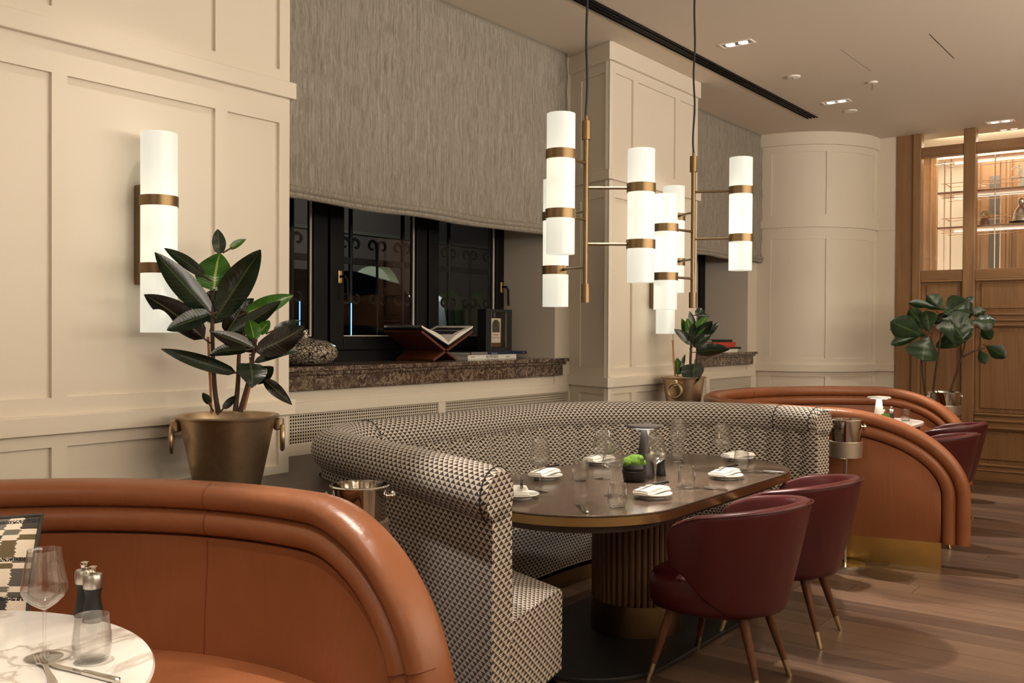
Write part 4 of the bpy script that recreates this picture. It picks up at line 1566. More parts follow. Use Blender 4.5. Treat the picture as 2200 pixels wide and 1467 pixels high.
rng = random.Random(11)
PC1 = (2.455, 3.345)
pot_planter('brass_planter', 'aged brass planter with two ring handles, in the left corner by the sconce', PC1, 0.812, 1.147, 0.125, 0.197, M['pot'], [radians(143), radians(-37)])
t = thing('rubber_plant', 'tall dark rubber plant in the aged brass planter near the wall sconce', 'plant', (PC1[0], PC1[1], 1.09))
RUBBER_LEAVES = [
    ((2.402, 3.366, 1.659), (2.398, 3.324, 1.815), 0.130),
    ((2.416, 3.38, 1.541), (2.481, 3.166, 1.827), 0.108),
    ((2.393, 3.376, 1.569), (2.152, 3.401, 1.804), 0.085),
    ((2.355, 3.364, 1.719), (2.198, 3.407, 1.824), 0.043),
    ((2.44, 3.386, 1.815), (2.455, 3.417, 1.923), 0.048),
    ((2.486, 3.375, 1.841), (2.546, 3.346, 1.884), 0.028),
    ((2.377, 3.396, 1.462), (2.148, 3.47, 1.639), 0.096),
    ((2.381, 3.359, 1.563), (2.167, 3.343, 1.498), 0.068),
    ((2.433, 3.423, 1.524), (2.498, 3.439, 1.688), 0.136),
    ((2.473, 3.385, 1.485), (2.554, 3.364, 1.624), 0.085),
    ((2.507, 3.293, 1.571), (2.666, 3.184, 1.648), 0.062),
    ((2.446, 3.338, 1.479), (2.549, 3.122, 1.621), 0.057),
    ((2.554, 3.364, 1.595), (2.59, 3.35, 1.634), 0.034),
    ((2.505, 3.226, 1.409), (2.573, 3.006, 1.514), 0.088),
    ((2.595, 3.225, 1.497), (2.696, 3.175, 1.541), 0.034),
    ((2.524, 3.234, 1.415), (2.332, 3.29, 1.491), 0.054),
    ((2.485, 3.253, 1.418), (2.339, 3.313, 1.396), 0.048),
    ((2.467, 3.307, 1.321), (2.28, 3.557, 1.419), 0.051),
    ((2.514, 3.247, 1.366), (2.66, 3.137, 1.414), 0.034),
    ((2.502, 3.231, 1.457), (2.47, 3.226, 1.541), 0.057),
    ((2.525, 3.234, 1.48), (2.54, 3.183, 1.539), 0.045),
    ((2.485, 3.236, 1.362), (2.432, 3.154, 1.266), 0.102),
    ((2.508, 3.253, 1.281), (2.529, 3.144, 1.349), 0.062),
    ((2.539, 3.212, 1.293), (2.574, 3.081, 1.194), 0.043),
    ((2.388, 3.377, 1.191), (2.359, 3.383, 1.24), 0.028),
    ((2.422, 3.332, 1.173), (2.454, 3.291, 1.228), 0.027),
    ((2.484, 3.371, 1.467), (2.547, 3.254, 1.417), 0.051),
]
RUBBER_STEMS = [
     [(2.422, 3.364, 1.153), (2.414, 3.377, 1.252), (2.41, 3.385, 1.394), (2.409, 3.389, 1.53), (2.41, 3.389, 1.655)] ,
     [(2.465, 3.308, 1.162), (2.472, 3.3, 1.281), (2.477, 3.297, 1.417), (2.494, 3.275, 1.508)] ,
     [(2.477, 3.292, 1.159), (2.5, 3.264, 1.293), (2.511, 3.252, 1.395), (2.52, 3.241, 1.474)] ,
     [(2.405, 3.386, 1.15), (2.398, 3.402, 1.47)] ,
     [(2.487, 3.279, 1.168), (2.507, 3.255, 1.293)] ,
]
stems(t, RUBBER_STEMS[:3], 0.011, 0.006)
for P in RUBBER_STEMS[3:]:
    obj('stake', MB().tube(P, 0.0055, 6), M['bamboo'], t)
add_leaves(t, RUBBER_LEAVES, lambda k: M['rubberb'] if k in (0, 5, 10, 19, 20) else (M['rubberd'] if k in (6, 9, 13, 15, 23) else M['rubber']), rng)

PC2 = (6.69, 3.40)
pot_planter('brass_planter', 'smaller brass planter with a ring handle on its front, by the far pier', PC2, 0.812, 1.158, 0.105, 0.163, M['pot'], [radians(187), radians(7)])
t = thing('rubber_plant', 'short bushy rubber plant in the brass planter before the far pier', 'plant', (PC2[0], PC2[1], 1.10))
SMALL_RUBBER_LEAVES = [
    ((6.709, 3.343, 1.412), (6.592, 3.434, 1.524), 0.065),
    ((6.728, 3.353, 1.436), (6.637, 3.392, 1.605), 0.059),
    ((6.698, 3.326, 1.471), (6.635, 3.346, 1.606), 0.065),
    ((6.76, 3.343, 1.483), (6.736, 3.378, 1.666), 0.050),
    ((6.727, 3.321, 1.483), (6.781, 3.252, 1.624), 0.074),
    ((6.754, 3.322, 1.63), (6.813, 3.243, 1.625), 0.035),
    ((6.806, 3.335, 1.619), (6.847, 3.332, 1.693), 0.062),
    ((6.707, 3.33, 1.43), (6.734, 3.181, 1.586), 0.080),
    ((6.83, 3.268, 1.471), (6.904, 3.206, 1.58), 0.044),
    ((6.716, 3.334, 1.389), (6.774, 3.209, 1.484), 0.065),
    ((6.732, 3.312, 1.348), (6.851, 3.089, 1.373), 0.088),
    ((6.686, 3.305, 1.261), (6.607, 3.274, 1.096), 0.153),
    ((6.644, 3.425, 1.171), (6.641, 3.431, 1.303), 0.065),
    ((6.677, 3.416, 1.205), (6.724, 3.405, 1.33), 0.029),
    ((6.651, 3.383, 1.172), (6.648, 3.389, 1.265), 0.047),
    ((6.67, 3.33, 1.471), (6.657, 3.299, 1.57), 0.053),
]
SMALL_RUBBER_STEMS = [
     [(6.721, 3.357, 1.158), (6.721, 3.358, 1.259), (6.726, 3.355, 1.4), (6.735, 3.344, 1.483)] ,
     [(6.746, 3.324, 1.159), (6.748, 3.322, 1.247), (6.752, 3.319, 1.359)] ,
     [(6.65, 3.451, 1.158), (6.639, 3.47, 1.438)] ,
]
stems(t, SMALL_RUBBER_STEMS[:2], 0.012, 0.007)
for P in SMALL_RUBBER_STEMS[2:]:
    obj('stake', MB().tube(P, 0.006, 6), M['bamboo'], t)
add_leaves(t, SMALL_RUBBER_LEAVES, lambda k: M['rubberb'] if k in (1, 2, 4, 12) else M['rubber'], rng, curl=(0.02, 0.10))


# ================================================================== CHAMPAGNE BUCKETS ON STANDS
def bucket(label, c, zt, h, R, kn, planted=False):
    t = thing('ice_bucket', label, 'bucket', (c[0], c[1], 0))
    zb = zt - h
    obj('bowl', MB().lathe([(R * 0.82, 0), (R * 0.86, 0.004), (R * 0.93, h * 0.5), (R * 0.97, h * 0.95), (R + 0.004, h * 0.955), (R + 0.006, h * 0.98), (R + 0.002, h), (R - 0.006, h),
                            (R * 0.93, h * 0.93), (R * 0.88, h * 0.4), (R * 0.80, 0.02), (0.001, 0.018)], 48, (c[0], c[1], zb)), M['chrome'], t, smooth=40)
    for a in (kn, kn + pi):
        M_ = Matrix.Translation((c[0] + R * 0.96 * cos(a), c[1] + R * 0.96 * sin(a), zb + h * 0.80)) @ Matrix.Rotation(a, 4, 'Z') @ Matrix.Rotation(pi / 2, 4, 'Y')
        obj('knob', MB().lathe([(0.010, -0.004), (0.009, 0.012), (0.020, 0.016), (0.021, 0.022), (0.017, 0.025), (0.017, 0.029), (0.010, 0.033), (0.0005, 0.034)], 20).move(M_), M['chrome'], t)
    # holder ring, pole and foot
    obj('holder', MB().lathe([(R * 0.965, h * 0.02), (R * 1.0, h * 0.02), (R * 1.04, h * 0.42), (R * 1.02, h * 0.42)], 48, (c[0], c[1], zb)), M['stain'], t, smooth=40)
    obj('pole', MB().lathe([(0.013, 0.012), (0.013, zb - 0.004), (0.07, zb - 0.002), (0.07, zb)], 20, (c[0], c[1], 0)), M['chrome'], t, smooth=40)
    obj('foot', MB().lathe([(0.125, 0.0), (0.126, 0.012), (0.09, 0.018), (0.0005, 0.022)], 40, (c[0], c[1], 0)), M['chrome'], t, smooth=40)
    return t


bucket('polished ice bucket between the near cognac booth and the patterned banquette', (2.358, 2.458), 0.958, 0.22, 0.100, radians(-45))
bucket('polished ice bucket on a stand at the right end of the patterned banquette', (6.225, 2.00), 0.945, 0.25, 0.100, radians(-52))
bk = bucket('polished bucket on a stand holding the fig plant by the oak panelling', (9.9, 2.24), 0.937, 0.225, 0.150, radians(-52))
obj('soil', MB().lathe([(0.136, 0.905), (0.0005, 0.91)], 24, (9.9, 2.24, 0)), M['soil'], bk)
t = thing('fig_plant', 'fiddle leaf fig with broad drooping leaves in the bucket by the oak wall', 'plant', (9.9, 2.24, 0.905))
FIDDLE_LEAVES = [
    ((9.876, 2.245, 1.686), (9.987, 2.052, 1.824), 0.167),
    ((9.898, 2.25, 1.726), (9.858, 2.389, 1.872), 0.108),
    ((9.851, 2.313, 1.755), (9.69, 2.525, 1.798), 0.054),
    ((9.796, 2.299, 1.563), (9.963, 1.995, 1.565), 0.197),
    ((9.784, 2.396, 1.474), (9.534, 2.646, 1.614), 0.148),
    ((9.761, 2.345, 1.533), (9.685, 2.365, 1.718), 0.113),
    ((9.798, 2.345, 1.514), (9.591, 2.49, 1.732), 0.098),
    ((9.749, 2.36, 1.475), (9.644, 2.378, 1.241), 0.197),
    ((9.921, 2.217, 1.534), (9.946, 2.148, 1.368), 0.226),
    ((10.058, 2.037, 1.624), (10.148, 1.835, 1.635), 0.108),
    ((10.118, 2.041, 1.679), (10.195, 1.941, 1.729), 0.074),
    ((10.033, 2.107, 1.797), (10.097, 2.022, 1.866), 0.044),
    ((10.114, 1.962, 1.556), (10.173, 1.883, 1.443), 0.079),
    ((10.14, 1.925, 1.384), (10.226, 1.76, 1.268), 0.093),
    ((10.101, 1.976, 1.344), (10.142, 1.919, 1.207), 0.064),
    ((9.784, 2.397, 1.494), (9.543, 2.647, 1.394), 0.059),
    ((9.821, 2.25, 1.641), (9.896, 2.084, 1.535), 0.148),
    ((9.932, 2.304, 1.693), (9.974, 2.248, 1.614), 0.118),
    ((9.778, 2.49, 1.632), (9.634, 2.678, 1.532), 0.059),
    ((9.921, 2.137, 1.73), (9.967, 1.993, 1.701), 0.118),
    ((9.87, 2.17, 1.613), (9.879, 2.071, 1.447), 0.138),
]
FIDDLE_STEMS = [
     [(9.787, 2.382, 0.894), (9.773, 2.404, 1.061), (9.765, 2.418, 1.258)] ,
     [(9.831, 2.324, 0.934), (9.847, 2.307, 1.14), (9.876, 2.275, 1.446), (9.886, 2.265, 1.652)] ,
     [(9.929, 2.195, 0.935), (9.972, 2.142, 1.142), (10.024, 2.079, 1.437), (10.01, 2.1, 1.584)] ,
     [(10.008, 2.096, 1.28), (10.068, 2.019, 1.329), (10.134, 1.933, 1.364)] ,
     [(9.854, 2.301, 1.318), (9.831, 2.333, 1.396), (9.819, 2.349, 1.475)] ,
]
stems(t, FIDDLE_STEMS, 0.011, 0.006)
add_leaves(t, FIDDLE_LEAVES, lambda k: M['fiddle'], rng, 'fig', (0.0, 0.12))


# ================================================================== TABLEWARE
TZ = 0.750


def make_wineglass(label, group, h=0.248, R=0.050):
    t = thing('wine_glass', label, 'wine glass', (0, 0, 0), 0, group)
    z1 = h * 0.445
    obj('bowl', MB().lathe([(0.004, z1), (0.012, z1 + 0.004), (0.027, z1 + 0.014), (R * 0.88, z1 + 0.030), (R, z1 + 0.043), (R * 0.985, z1 + 0.054), (R * 0.72, h - 0.002), (R * 0.715, h),
                            (R * 0.70, h - 0.001), (R * 0.965, z1 + 0.054), (R * 0.975, z1 + 0.044), (R * 0.85, z1 + 0.032), (0.025, z1 + 0.017), (0.010, z1 + 0.008), (0.0005, z1 + 0.006)], 32), M['glass'], t, smooth=60, world=False)
    obj('stem', MB().lathe([(0.0075, 0.006), (0.0045, 0.016), (0.0033, 0.04), (0.0033, z1 - 0.02), (0.0055, z1 + 0.002)], 12), M['glass'], t, world=False)
    obj('foot', MB().lathe([(0.040, 0.0), (0.0405, 0.0015), (0.034, 0.0025), (0.012, 0.005), (0.0075, 0.0065)], 32), M['thin'], t, world=False)
    return t


def make_tumbler(label, group, h=0.105, R=0.041):
    t = thing('tumbler', label, 'tumbler', (0, 0, 0), 0, group)
    n, rows = 64, []
    prof = [(0.62, 0.0), (0.80, 0.002), (0.93, 0.014), (1.0, 0.036), (0.99, 0.058), (0.93, 0.085), (0.885, h - 0.001), (0.88, h), (0.86, h - 0.001), (0.905, 0.085), (0.965, 0.058), (0.97, 0.036), (0.88, 0.016), (0.7, 0.010), (0.01, 0.009)]
    for i, (r, z) in enumerate(prof):
        amp = 0.022 if (z < 0.085 and i < 6 and z > 0.01) else 0.0
        rows.append([(R * (r + amp * cos(n / 3 * 2 * pi * k / n)) * cos(2 * pi * k / n), R * (r + amp * cos(n / 3 * 2 * pi * k / n)) * sin(2 * pi * k / n), z) for k in range(n)])
    mb = MB().grid(rows, closev=True)
    mb.f.append(tuple(reversed(range(n))))
    obj('cup', mb, M['glass'], t, smooth=60, world=False)
    obj('base', MB().lathe([(R * 0.60, 0.003), (R * 0.72, 0.006), (R * 0.66, 0.0085), (0.001, 0.008)], 32), M['thin'], t, world=False)
    return t


g_w, g_t, g_p, g_n, g_k = 'wine glasses', 'ribbed water tumblers', 'white plates on the dark table', 'folded white napkins', 'black handled knives'
wg = make_wineglass('wine glass at the left end of the dark table beside the leftmost plates', g_w)
wg.location = (3.634, 2.584, TZ)
for x, y, lb in ((4.16, 2.568, 'wine glass standing before the plate behind the moss pot, left of the moss'), (3.762, 2.264, 'wine glass partly behind the front tumbler, before the moss pot'),
                 (4.11, 2.233, 'wine glass right of the moss pot, behind the front centre plate'), (4.702, 2.60, 'wine glass half hidden behind the dark table lamp'),
                 (4.983, 2.56, 'far wine glass standing over the tumbler near the back rim of the dark table'), (4.863, 2.232, 'rightmost wine glass, behind the right hand plate on the dark table')):
    dup(wg, (x, y, TZ), 0, lb)
dup(wg, (1.087, 2.157, TZ), 0, 'large wine glass on the round marble table in the foreground')
tb = make_tumbler('leftmost tumbler on the dark table, next to the booth arm', g_t)
tb.location = (3.546, 2.673, TZ)
for x, y, lb in ((4.038, 2.622, 'tumbler standing alone left of the moss pot on the dark table'), (3.522, 2.099, 'front tumbler nearest the brass edge of the dark table'),
                 (4.192, 2.11, 'tumbler beside the front centre plate, over the crossed cutlery'), (5.053, 2.602, 'tumbler at the back of the dark table below the far wine glass'),
                 (4.913, 2.143, 'tumbler at the right of the dark table behind the napkin plate')):
    dup(tb, (x, y, TZ), 0, lb)
dup(tb, (1.142, 2.051, TZ), 0, 'ribbed tumbler on the round marble table in the foreground')
dup(tb, (8.545, 2.24, TZ), 0, 'tumbler on the far marble table inside the cognac booth')


def make_plate():
    t = thing('plate', '', 'plate', (0, 0, 0), 0, g_p)
    obj('dish', MB().lathe([(0.050, 0.0), (0.056, 0.001), (0.060, 0.010), (0.088, 0.020), (0.0885, 0.023), (0.084, 0.0235), (0.060, 0.015), (0.001, 0.0145)], 48), M['porc'], t, smooth=50, world=False)
    obj('rim', MB().lathe([(0.0884, 0.0205), (0.0894, 0.0225), (0.0884, 0.0245), (0.0872, 0.0238)], 48), M['porc'], t, world=False)
    return t


def make_napkin():
    t = thing('napkin', '', 'napkin', (0, 0, 0), 0, g_n)
    for k in range(2):
        rows = []
        W, D, z0 = 0.098 - 0.004 * k, 0.040 - 0.002 * k, 0.004 + 0.0115 * k
        for i in range(15):
            u = -1 + 2 * i / 14
            row = []
            for q in range(16):
                a = 2 * pi * q / 16
                sy = (abs(cos(a)) ** 0.5) * (1 if cos(a) > 0 else -1)
                sz = (abs(sin(a)) ** 0.7) * (1 if sin(a) > 0 else -1)
                e = 1.0 if abs(u) < 0.97 else 0.75
                row.append((W * u, D * sy * (1 + 0.03 * sin(u * 5 + k)) + 0.004 * k, z0 + 0.005 + 0.0080 * sz * e + 0.003 * sin(u * 3.1 + k) - 0.004 * u * u))
            rows.append(row)
        mb = MB().grid(rows, closev=True)
        mb.f.append(tuple(range(16)))
        mb.f.append(tuple(reversed([14 * 16 + q for q in range(16)])))
        obj('fold', mb, M['napkin'], t, smooth=60, world=False)
    return t


def make_knife(handle):
    t = thing('knife', '', 'knife', (0, 0, 0), 0, g_k)
    obj('blade', MB().prism([(0.0, -0.006), (0.0, 0.007), (0.085, 0.008), (0.108, 0.004), (0.116, -0.003), (0.10, -0.007)], 0.004, 0.0055), M['steel'], t, smooth=0, world=False)
    obj('handle', MB().prism([(-0.108, -0.008), (-0.112, 0.0), (-0.108, 0.008), (-0.01, 0.0065), (0.002, 0.006), (0.002, -0.006), (-0.01, -0.0065)], 0.0, 0.0105), handle, t, smooth=0, bevel=0.003, world=False)
    return t


def make_fork():
    t = thing('fork', '', 'fork', (0, 0, 0), 0, 'table forks')
    rows = []
    for x, w, z in ((-0.10, 0.004, 0.002), (-0.096, 0.0085, 0.002), (-0.07, 0.008, 0.0035), (-0.03, 0.0045, 0.008), (0.01, 0.0035, 0.010), (0.03, 0.006, 0.008), (0.042, 0.011, 0.0055), (0.052, 0.0125, 0.004)):
        rows.append([(x, -w, z), (x, w, z), (x, w, z + 0.003), (x, -w, z + 0.003)])
    mb = MB().grid(rows, closev=True)
    mb.f += [(0, 1, 2, 3), tuple(reversed([28, 29, 30, 31]))]
    obj('handle', mb, M['steel'], t, smooth=60, world=False)
    for k in range(4):
        y = -0.0101 + 0.00675 * k
        obj('tine', MB().grid([[(0.051, y - 0.0017, 0.004), (0.051, y + 0.0017, 0.004), (0.051, y + 0.0017, 0.007), (0.051, y - 0.0017, 0.007)],
                               [(0.075, y - 0.0015, 0.004), (0.075, y + 0.0015, 0.004), (0.075, y + 0.0015, 0.0065), (0.075, y - 0.0015, 0.0065)],
                               [(0.098, y - 0.0009, 0.009), (0.098, y + 0.0009, 0.009), (0.098, y + 0.0009, 0.0105), (0.098, y - 0.0009, 0.0105)]], closev=True), M['steel'], t, smooth=0, world=False)
    return t


kb = MBH = mat('black_handle', lin(18, 16, 16), 0.3)
plate0, napkin0, knife0, knife1, fork0 = make_plate(), make_napkin(), make_knife(kb), make_knife(M['steel']), make_fork()
knife1['group'] = 'steel table knives'
first = {'p': True, 'n': True, 'k': True, 's': True, 'f': True}


def put(key, proto, loc, rz, label):
    if first[key]:
        first[key] = False
        proto.location, proto.rotation_euler, proto['label'] = loc, (0, 0, rz), label
        return proto
    return dup(proto, loc, rz, label)


settings = [((3.435, 2.555), 40, 'leftmost setting by the booth arm', True), ((3.968, 2.79), 5, 'setting at the back left of the dark table', True), ((4.60, 2.86), -8, 'setting behind the moss pot', True),
            ((3.825, 2.095), -4, 'front centre setting below the moss pot', True), ((4.56, 2.075), -2, 'right front setting of the dark table', True), ((5.25, 2.31), -25, 'far right setting of the dark table', False)]
for (x, y), a, lb, kn in settings:
    put('p', plate0, (x, y, TZ), 0, 'white plate, ' + lb)
    put('n', napkin0, (x, y, TZ + 0.0235), radians(a), 'folded white napkin on the plate, ' + lb)
    if kn:
        put('k', knife0, (x + 0.02, y + 0.004, TZ + 0.0525), radians(a + 176), 'black handled knife on the napkin, ' + lb)
for x, y, a, lb in ((3.415, 2.215, 42, 'fork at the left front rim of the dark table'), (4.165, 2.045, 120, 'fork crossed with a knife near the front centre tumbler'),
                    (4.86, 2.02, 108, 'fork at the right front of the dark table near its brass edge'), (5.15, 2.70, 75, 'fork at the far back rim of the dark table')):
    put('f', fork0, (x, y, TZ), radians(a), lb)
for x, y, a, lb in ((3.405, 2.185, 36, 'steel knife under the fork at the left front rim of the dark table'), (4.205, 2.02, 100, 'steel knife crossed with a fork near the front centre tumbler'),
                    (4.90, 2.01, 98, 'steel knife at the right front of the dark table')):
    put('s', knife1, (x, y, TZ + 0.0005), radians(a), lb)
dup(fork0, (1.045, 2.068, TZ), radians(72), 'steel fork on the round marble table')
dup(knife1, (1.085, 1.985, TZ + 0.0005), radians(100), 'steel knife beside the fork on the round marble table')


def make_mill(label):
    t = thing('pepper_mill', label, 'mill', (0, 0, 0), 0, 'black waisted mills')
    obj('body', MB().lathe([(0.0255, 0.0), (0.0265, 0.004), (0.0235, 0.03), (0.0185, 0.058), (0.0195, 0.075), (0.0235, 0.086)], 28), M['blackm'], t, world=False)
    obj('cap', MB().lathe([(0.0238, 0.0865), (0.0245, 0.092), (0.0245, 0.114), (0.0215, 0.121), (0.006, 0.124)], 28), M['satin'], t, smooth=50, world=False)
    obj('knob', MB().lathe([(0.006, 0.124), (0.010, 0.127), (0.0115, 0.134), (0.010, 0.141), (0.0005, 0.143)], 16), M['chrome'], t, world=False)
    return t


mill = make_mill('black and steel mill on the marble table, right one of the pair, behind the tumbler')
mill.location = (1.300, 2.330, TZ)
dup(mill, (1.312, 2.392, TZ), 0, 'black and steel mill on the marble table, left one of the pair')
for x, y, lb in ((4.452, 2.455, 'dark mill behind the table lamp on the dark table, left one'), (4.443, 2.385, 'dark mill right of the table lamp on the dark table'),
                 (8.155, 2.32, 'small mill next to the white lamp on the far marble table'), (8.225, 2.27, 'small mill nearer the tumbler on the far marble table')):
    dup(mill, (x, y, TZ), 0, lb)


def make_lamp(label, m, h=0.29):
    t = thing('table_lamp', label, 'lamp', (0, 0, 0))
    obj('foot', MB().lathe([(0.052, 0.0), (0.053, 0.004), (0.047, 0.03), (0.033, 0.12), (0.022, 0.20), (0.016, h - 0.02), (0.015, h - 0.006)], 32), m, t, world=False)
    obj('shade', MB().lathe([(0.012, h - 0.006), (0.088, h - 0.012), (0.092, h - 0.008), (0.088, h), (0.02, h + 0.006), (0.0005, h + 0.006)], 40), m, t, smooth=40, world=False)
    obj('light_ring', MB().lathe([(0.02, h - 0.0105), (0.07, h - 0.0125), (0.07, h - 0.0145), (0.02, h - 0.0125)], 32), M['lamp'] if m != M['blackm'] else M['ledw'], t, world=False)
    l = bpy.data.lights.new('table_lamp_light', 'POINT')
    l.energy, l.color, l.shadow_soft_size = 0.7, (1.0, 0.84, 0.62), 0.02
    o = bpy.data.objects.new('table_lamp_light', l)
    COL.objects.link(o)
    o.parent = t
    o.location = (0.045, 0, h - 0.03)
    return t


lp = make_lamp('dark mushroom table lamp in the middle of the dark table', mat('dark_lamp_metal', lin(62, 56, 54), 0.4, 0.3), 0.27)
lp.location = (4.335, 2.425, TZ)
lp2 = make_lamp('white mushroom table lamp on the far marble table', M['white'], 0.23)
lp2.location = (8.05, 2.32, TZ)


def moss_pot(label, x, y, s=1.0, lump=True):
    t = thing('moss_pot', label, 'planter', (x, y, TZ))
    obj('pot', MB().lathe([(0.044 * s, 0), (0.048 * s, 0.006), (0.052 * s, 0.03 * s), (0.056 * s, 0.048 * s), (0.050 * s, 0.052 * s), (0.054 * s, 0.062 * s), (0.049 * s, 0.078 * s), (0.044 * s, 0.080 * s), (0.04 * s, 0.06 * s), (0.001, 0.058 * s)], 36, (x, y, TZ)), M['darkpot'], t)
    mb = MB()
    r2 = random.Random(5)
    for dx, dy, dz, r in ((0, 0, 0.085, 0.043), (-0.028, 0.015, 0.088, 0.030), (0.026, -0.012, 0.08, 0.031), (0.005, -0.02, 0.1, 0.026)):
        c = Vector((x + dx * s, y + dy * s, TZ + dz * s))
        sub = MB().sphere(tuple(c), r * s, r * s, r * s * 0.85, 22, 14)
        sub.v = [tuple(c + (Vector(p) - c) * (1 + r2.uniform(-0.09, 0.09))) for p in sub.v]
        mb.add(sub.v, sub.f)
    obj('moss', mb, M['moss'], t, smooth=180)


moss_pot('dark ceramic pot of bright green moss in the middle of the dark table', 4.19, 2.40, 1.1)
moss_pot('small pot of moss on the far marble table, only its green top showing', 7.86, 2.22, 0.9)

# pale sheet put in for the brightly lit seat top under the table end
t = thing('lit_seat_patch', 'pale sheet imitating the brightly lit patterned seat near the right end of the dark table', 'cloth', (5.35, 2.95, 0.46))
rows = []
for i in range(17):
    row = []
    for j in range(11):
        u, v = i / 16, j / 10
        row.append((5.28 + 0.26 * u + 0.01 * sin(v * 7), 2.55 + 0.42 * v + 0.02 * sin(u * 5), 0.462 + 0.004 * sin(u * 9) * sin(v * 7) + 0.004))
    rows.append(row)
obj('cloth', MB().grid(rows), M['napkin'], t, solid=0.004)

# patterned cushion on the near leather seat
t = thing('cushion', 'woven cushion in grey, brown and cream blocks at the left edge', 'cushion', (1.21, 2.95, 0.47))
rows, uvs = [], []
n = 24
cM = Matrix.Translation((1.21, 2.955, 0.72)) @ Matrix.Rotation(radians(-48), 4, 'Z') @ Matrix.Rotation(radians(74), 4, 'X')
for side in (1, -1):
    rows, uvs = [], []
    for i in range(n + 1):
        row, uv = [], []
        for j in range(n + 1):
            u, v = -1 + 2 * i / n, -1 + 2 * j / n
            e = (1 - u * u) * (1 - v * v)
            px, py = 0.235 * u * (1 - 0.05 * (1 - v * v)), 0.235 * v * (1 - 0.05 * (1 - u * u))
            row.append(tuple(cM @ Vector((px, py, side * 0.075 * max(0, e) ** 0.45))))
            uv.append((i / n, j / n))
        rows.append(row)
        uvs.append(uv)
    obj('cover', MB().grid(rows, uv=uvs, flip=(side < 0)), M['cushion'], t, smooth=180)
edge = []
for k in range(4):
    for q in range(12):
        s = -1 + 2 * q / 12
        u, v = [(s, -1), (1, s), (-s, 1), (-1, -s)][k]
        edge.append(tuple(cM @ Vector((0.236 * u * (1 - 0.05 * (1 - v * v)), 0.236 * v * (1 - 0.05 * (1 - u * u)), 0))))
obj('piping', MB().tube(edge + edge[:1], 0.0065, 8), M['piping'], t)

# ================================================================== ON THE NEAR WINDOW SILL
SZ = 1.298
t = thing('vase', 'round squat crackle mosaic vase on the marble sill by the wall edge', 'vase', (3.70, 4.32, SZ))
obj('body', MB().lathe([(0.10, 0.0), (0.15, 0.010), (0.188, 0.045), (0.195, 0.075), (0.18, 0.110), (0.13, 0.140), (0.06, 0.152), (0.03, 0.154), (0.0005, 0.152)], 48, (3.70, 4.32, SZ)), M['crackle'], t)
obj('neck', MB().lathe([(0.030, 0.150), (0.022, 0.165), (0.022, 0.20), (0.027, 0.206), (0.018, 0.206)], 24, (3.70, 4.32, SZ)), M['crackle'], t)

t = thing('book_stand', 'folding wooden book stand with crossed boards on the marble sill', 'stand', (4.84, 4.35, SZ))
def slab(p, q, th, y0, y1):
    p, q = Vector(p), Vector(q)
    d = (q - p).normalized()
    nn = Vector((-d.y, d.x)) * (th / 2)
    a = [p + nn, q + nn, q - nn, p - nn]
    return MB().add([(v.x, y0, v.y) for v in a] + [(v.x, y1, v.y) for v in a], [(0, 1, 2, 3), (7, 6, 5, 4), (0, 4, 5, 1), (1, 5, 6, 2), (2, 6, 7, 3), (3, 7, 4, 0)])
obj('board', slab((4.575, 1.497), (4.925, SZ + 0.008), 0.016, 4.20, 4.54), M['stand'], t, smooth=0)
obj('board', slab((5.095, 1.497), (4.690, SZ + 0.008), 0.016, 4.20, 4.54), M['stand'], t, smooth=0)
t = thing('open_book', 'open picture book lying on the wooden book stand', 'book', (4.84, 4.37, 1.40))
for sx, x1, zt in ((-1, 4.575, 1.518), (1, 5.095, 1.518)):
    obj('cover', slab((4.838, 1.402), (x1 + sx * 0.012, zt), 0.006, 4.195, 4.545), M['ink'], t, smooth=0)
    rows = []
    for i in range(15):
        u = i / 14
        x = 4.838 + (x1 - 4.838) * u
        z = 1.408 + (zt - 1.402) * u + 0.030 * sin(pi * min(1, u * 1.05)) * (1 - u) + 0.012
        rows.append([(x, 4.20, z), (x, 4.54, z), (x, 4.54, 1.407 + (zt - 1.402) * u), (x, 4.20, 1.407 + (zt - 1.402) * u)])
    pg = obj('pages', MB().grid(rows, closev=True), M['paper'], t, smooth=30)
    if sx > 0:
        for u0, u1, y0, y1 in ((0.34, 0.60, 4.24, 4.50), (0.64, 0.88, 4.24, 4.50)):
            rr = []
            for k in range(6):
                u = u0 + (u1 - u0) * k / 5
                x = 4.838 + (x1 - 4.838) * u
                z = 1.408 + (zt - 1.402) * u + 0.030 * sin(pi * min(1, u * 1.05)) * (1 - u) + 0.0128
                rr.append([(x, y0, z), (x, y1, z)])
            obj('printed_picture', MB().grid(rr), M['photo'], pg, smooth=0)


def book(label, x0, x1, y0, y1, z0, z1, cm, spine_text=None, group=None, extra=None):
    t = thing('book', label, 'book', ((x0 + x1) / 2, (y0 + y1) / 2, z0), 0, group)
    obj('cover', MB().box(x0, x1, y0, y1, z0, z0 + 0.003).box(x0, x1, y0, y1, z1 - 0.003, z1).box(x0, x1, y0, y0 + 0.004, z0 + 0.003, z1 - 0.003), cm, t, smooth=0)
    obj('pages', MB().box(x0 + 0.004, x1 - 0.004, y0 + 0.004, y1 - 0.005, z0 + 0.003, z1 - 0.003), M['paper'], t, smooth=0)
    return t


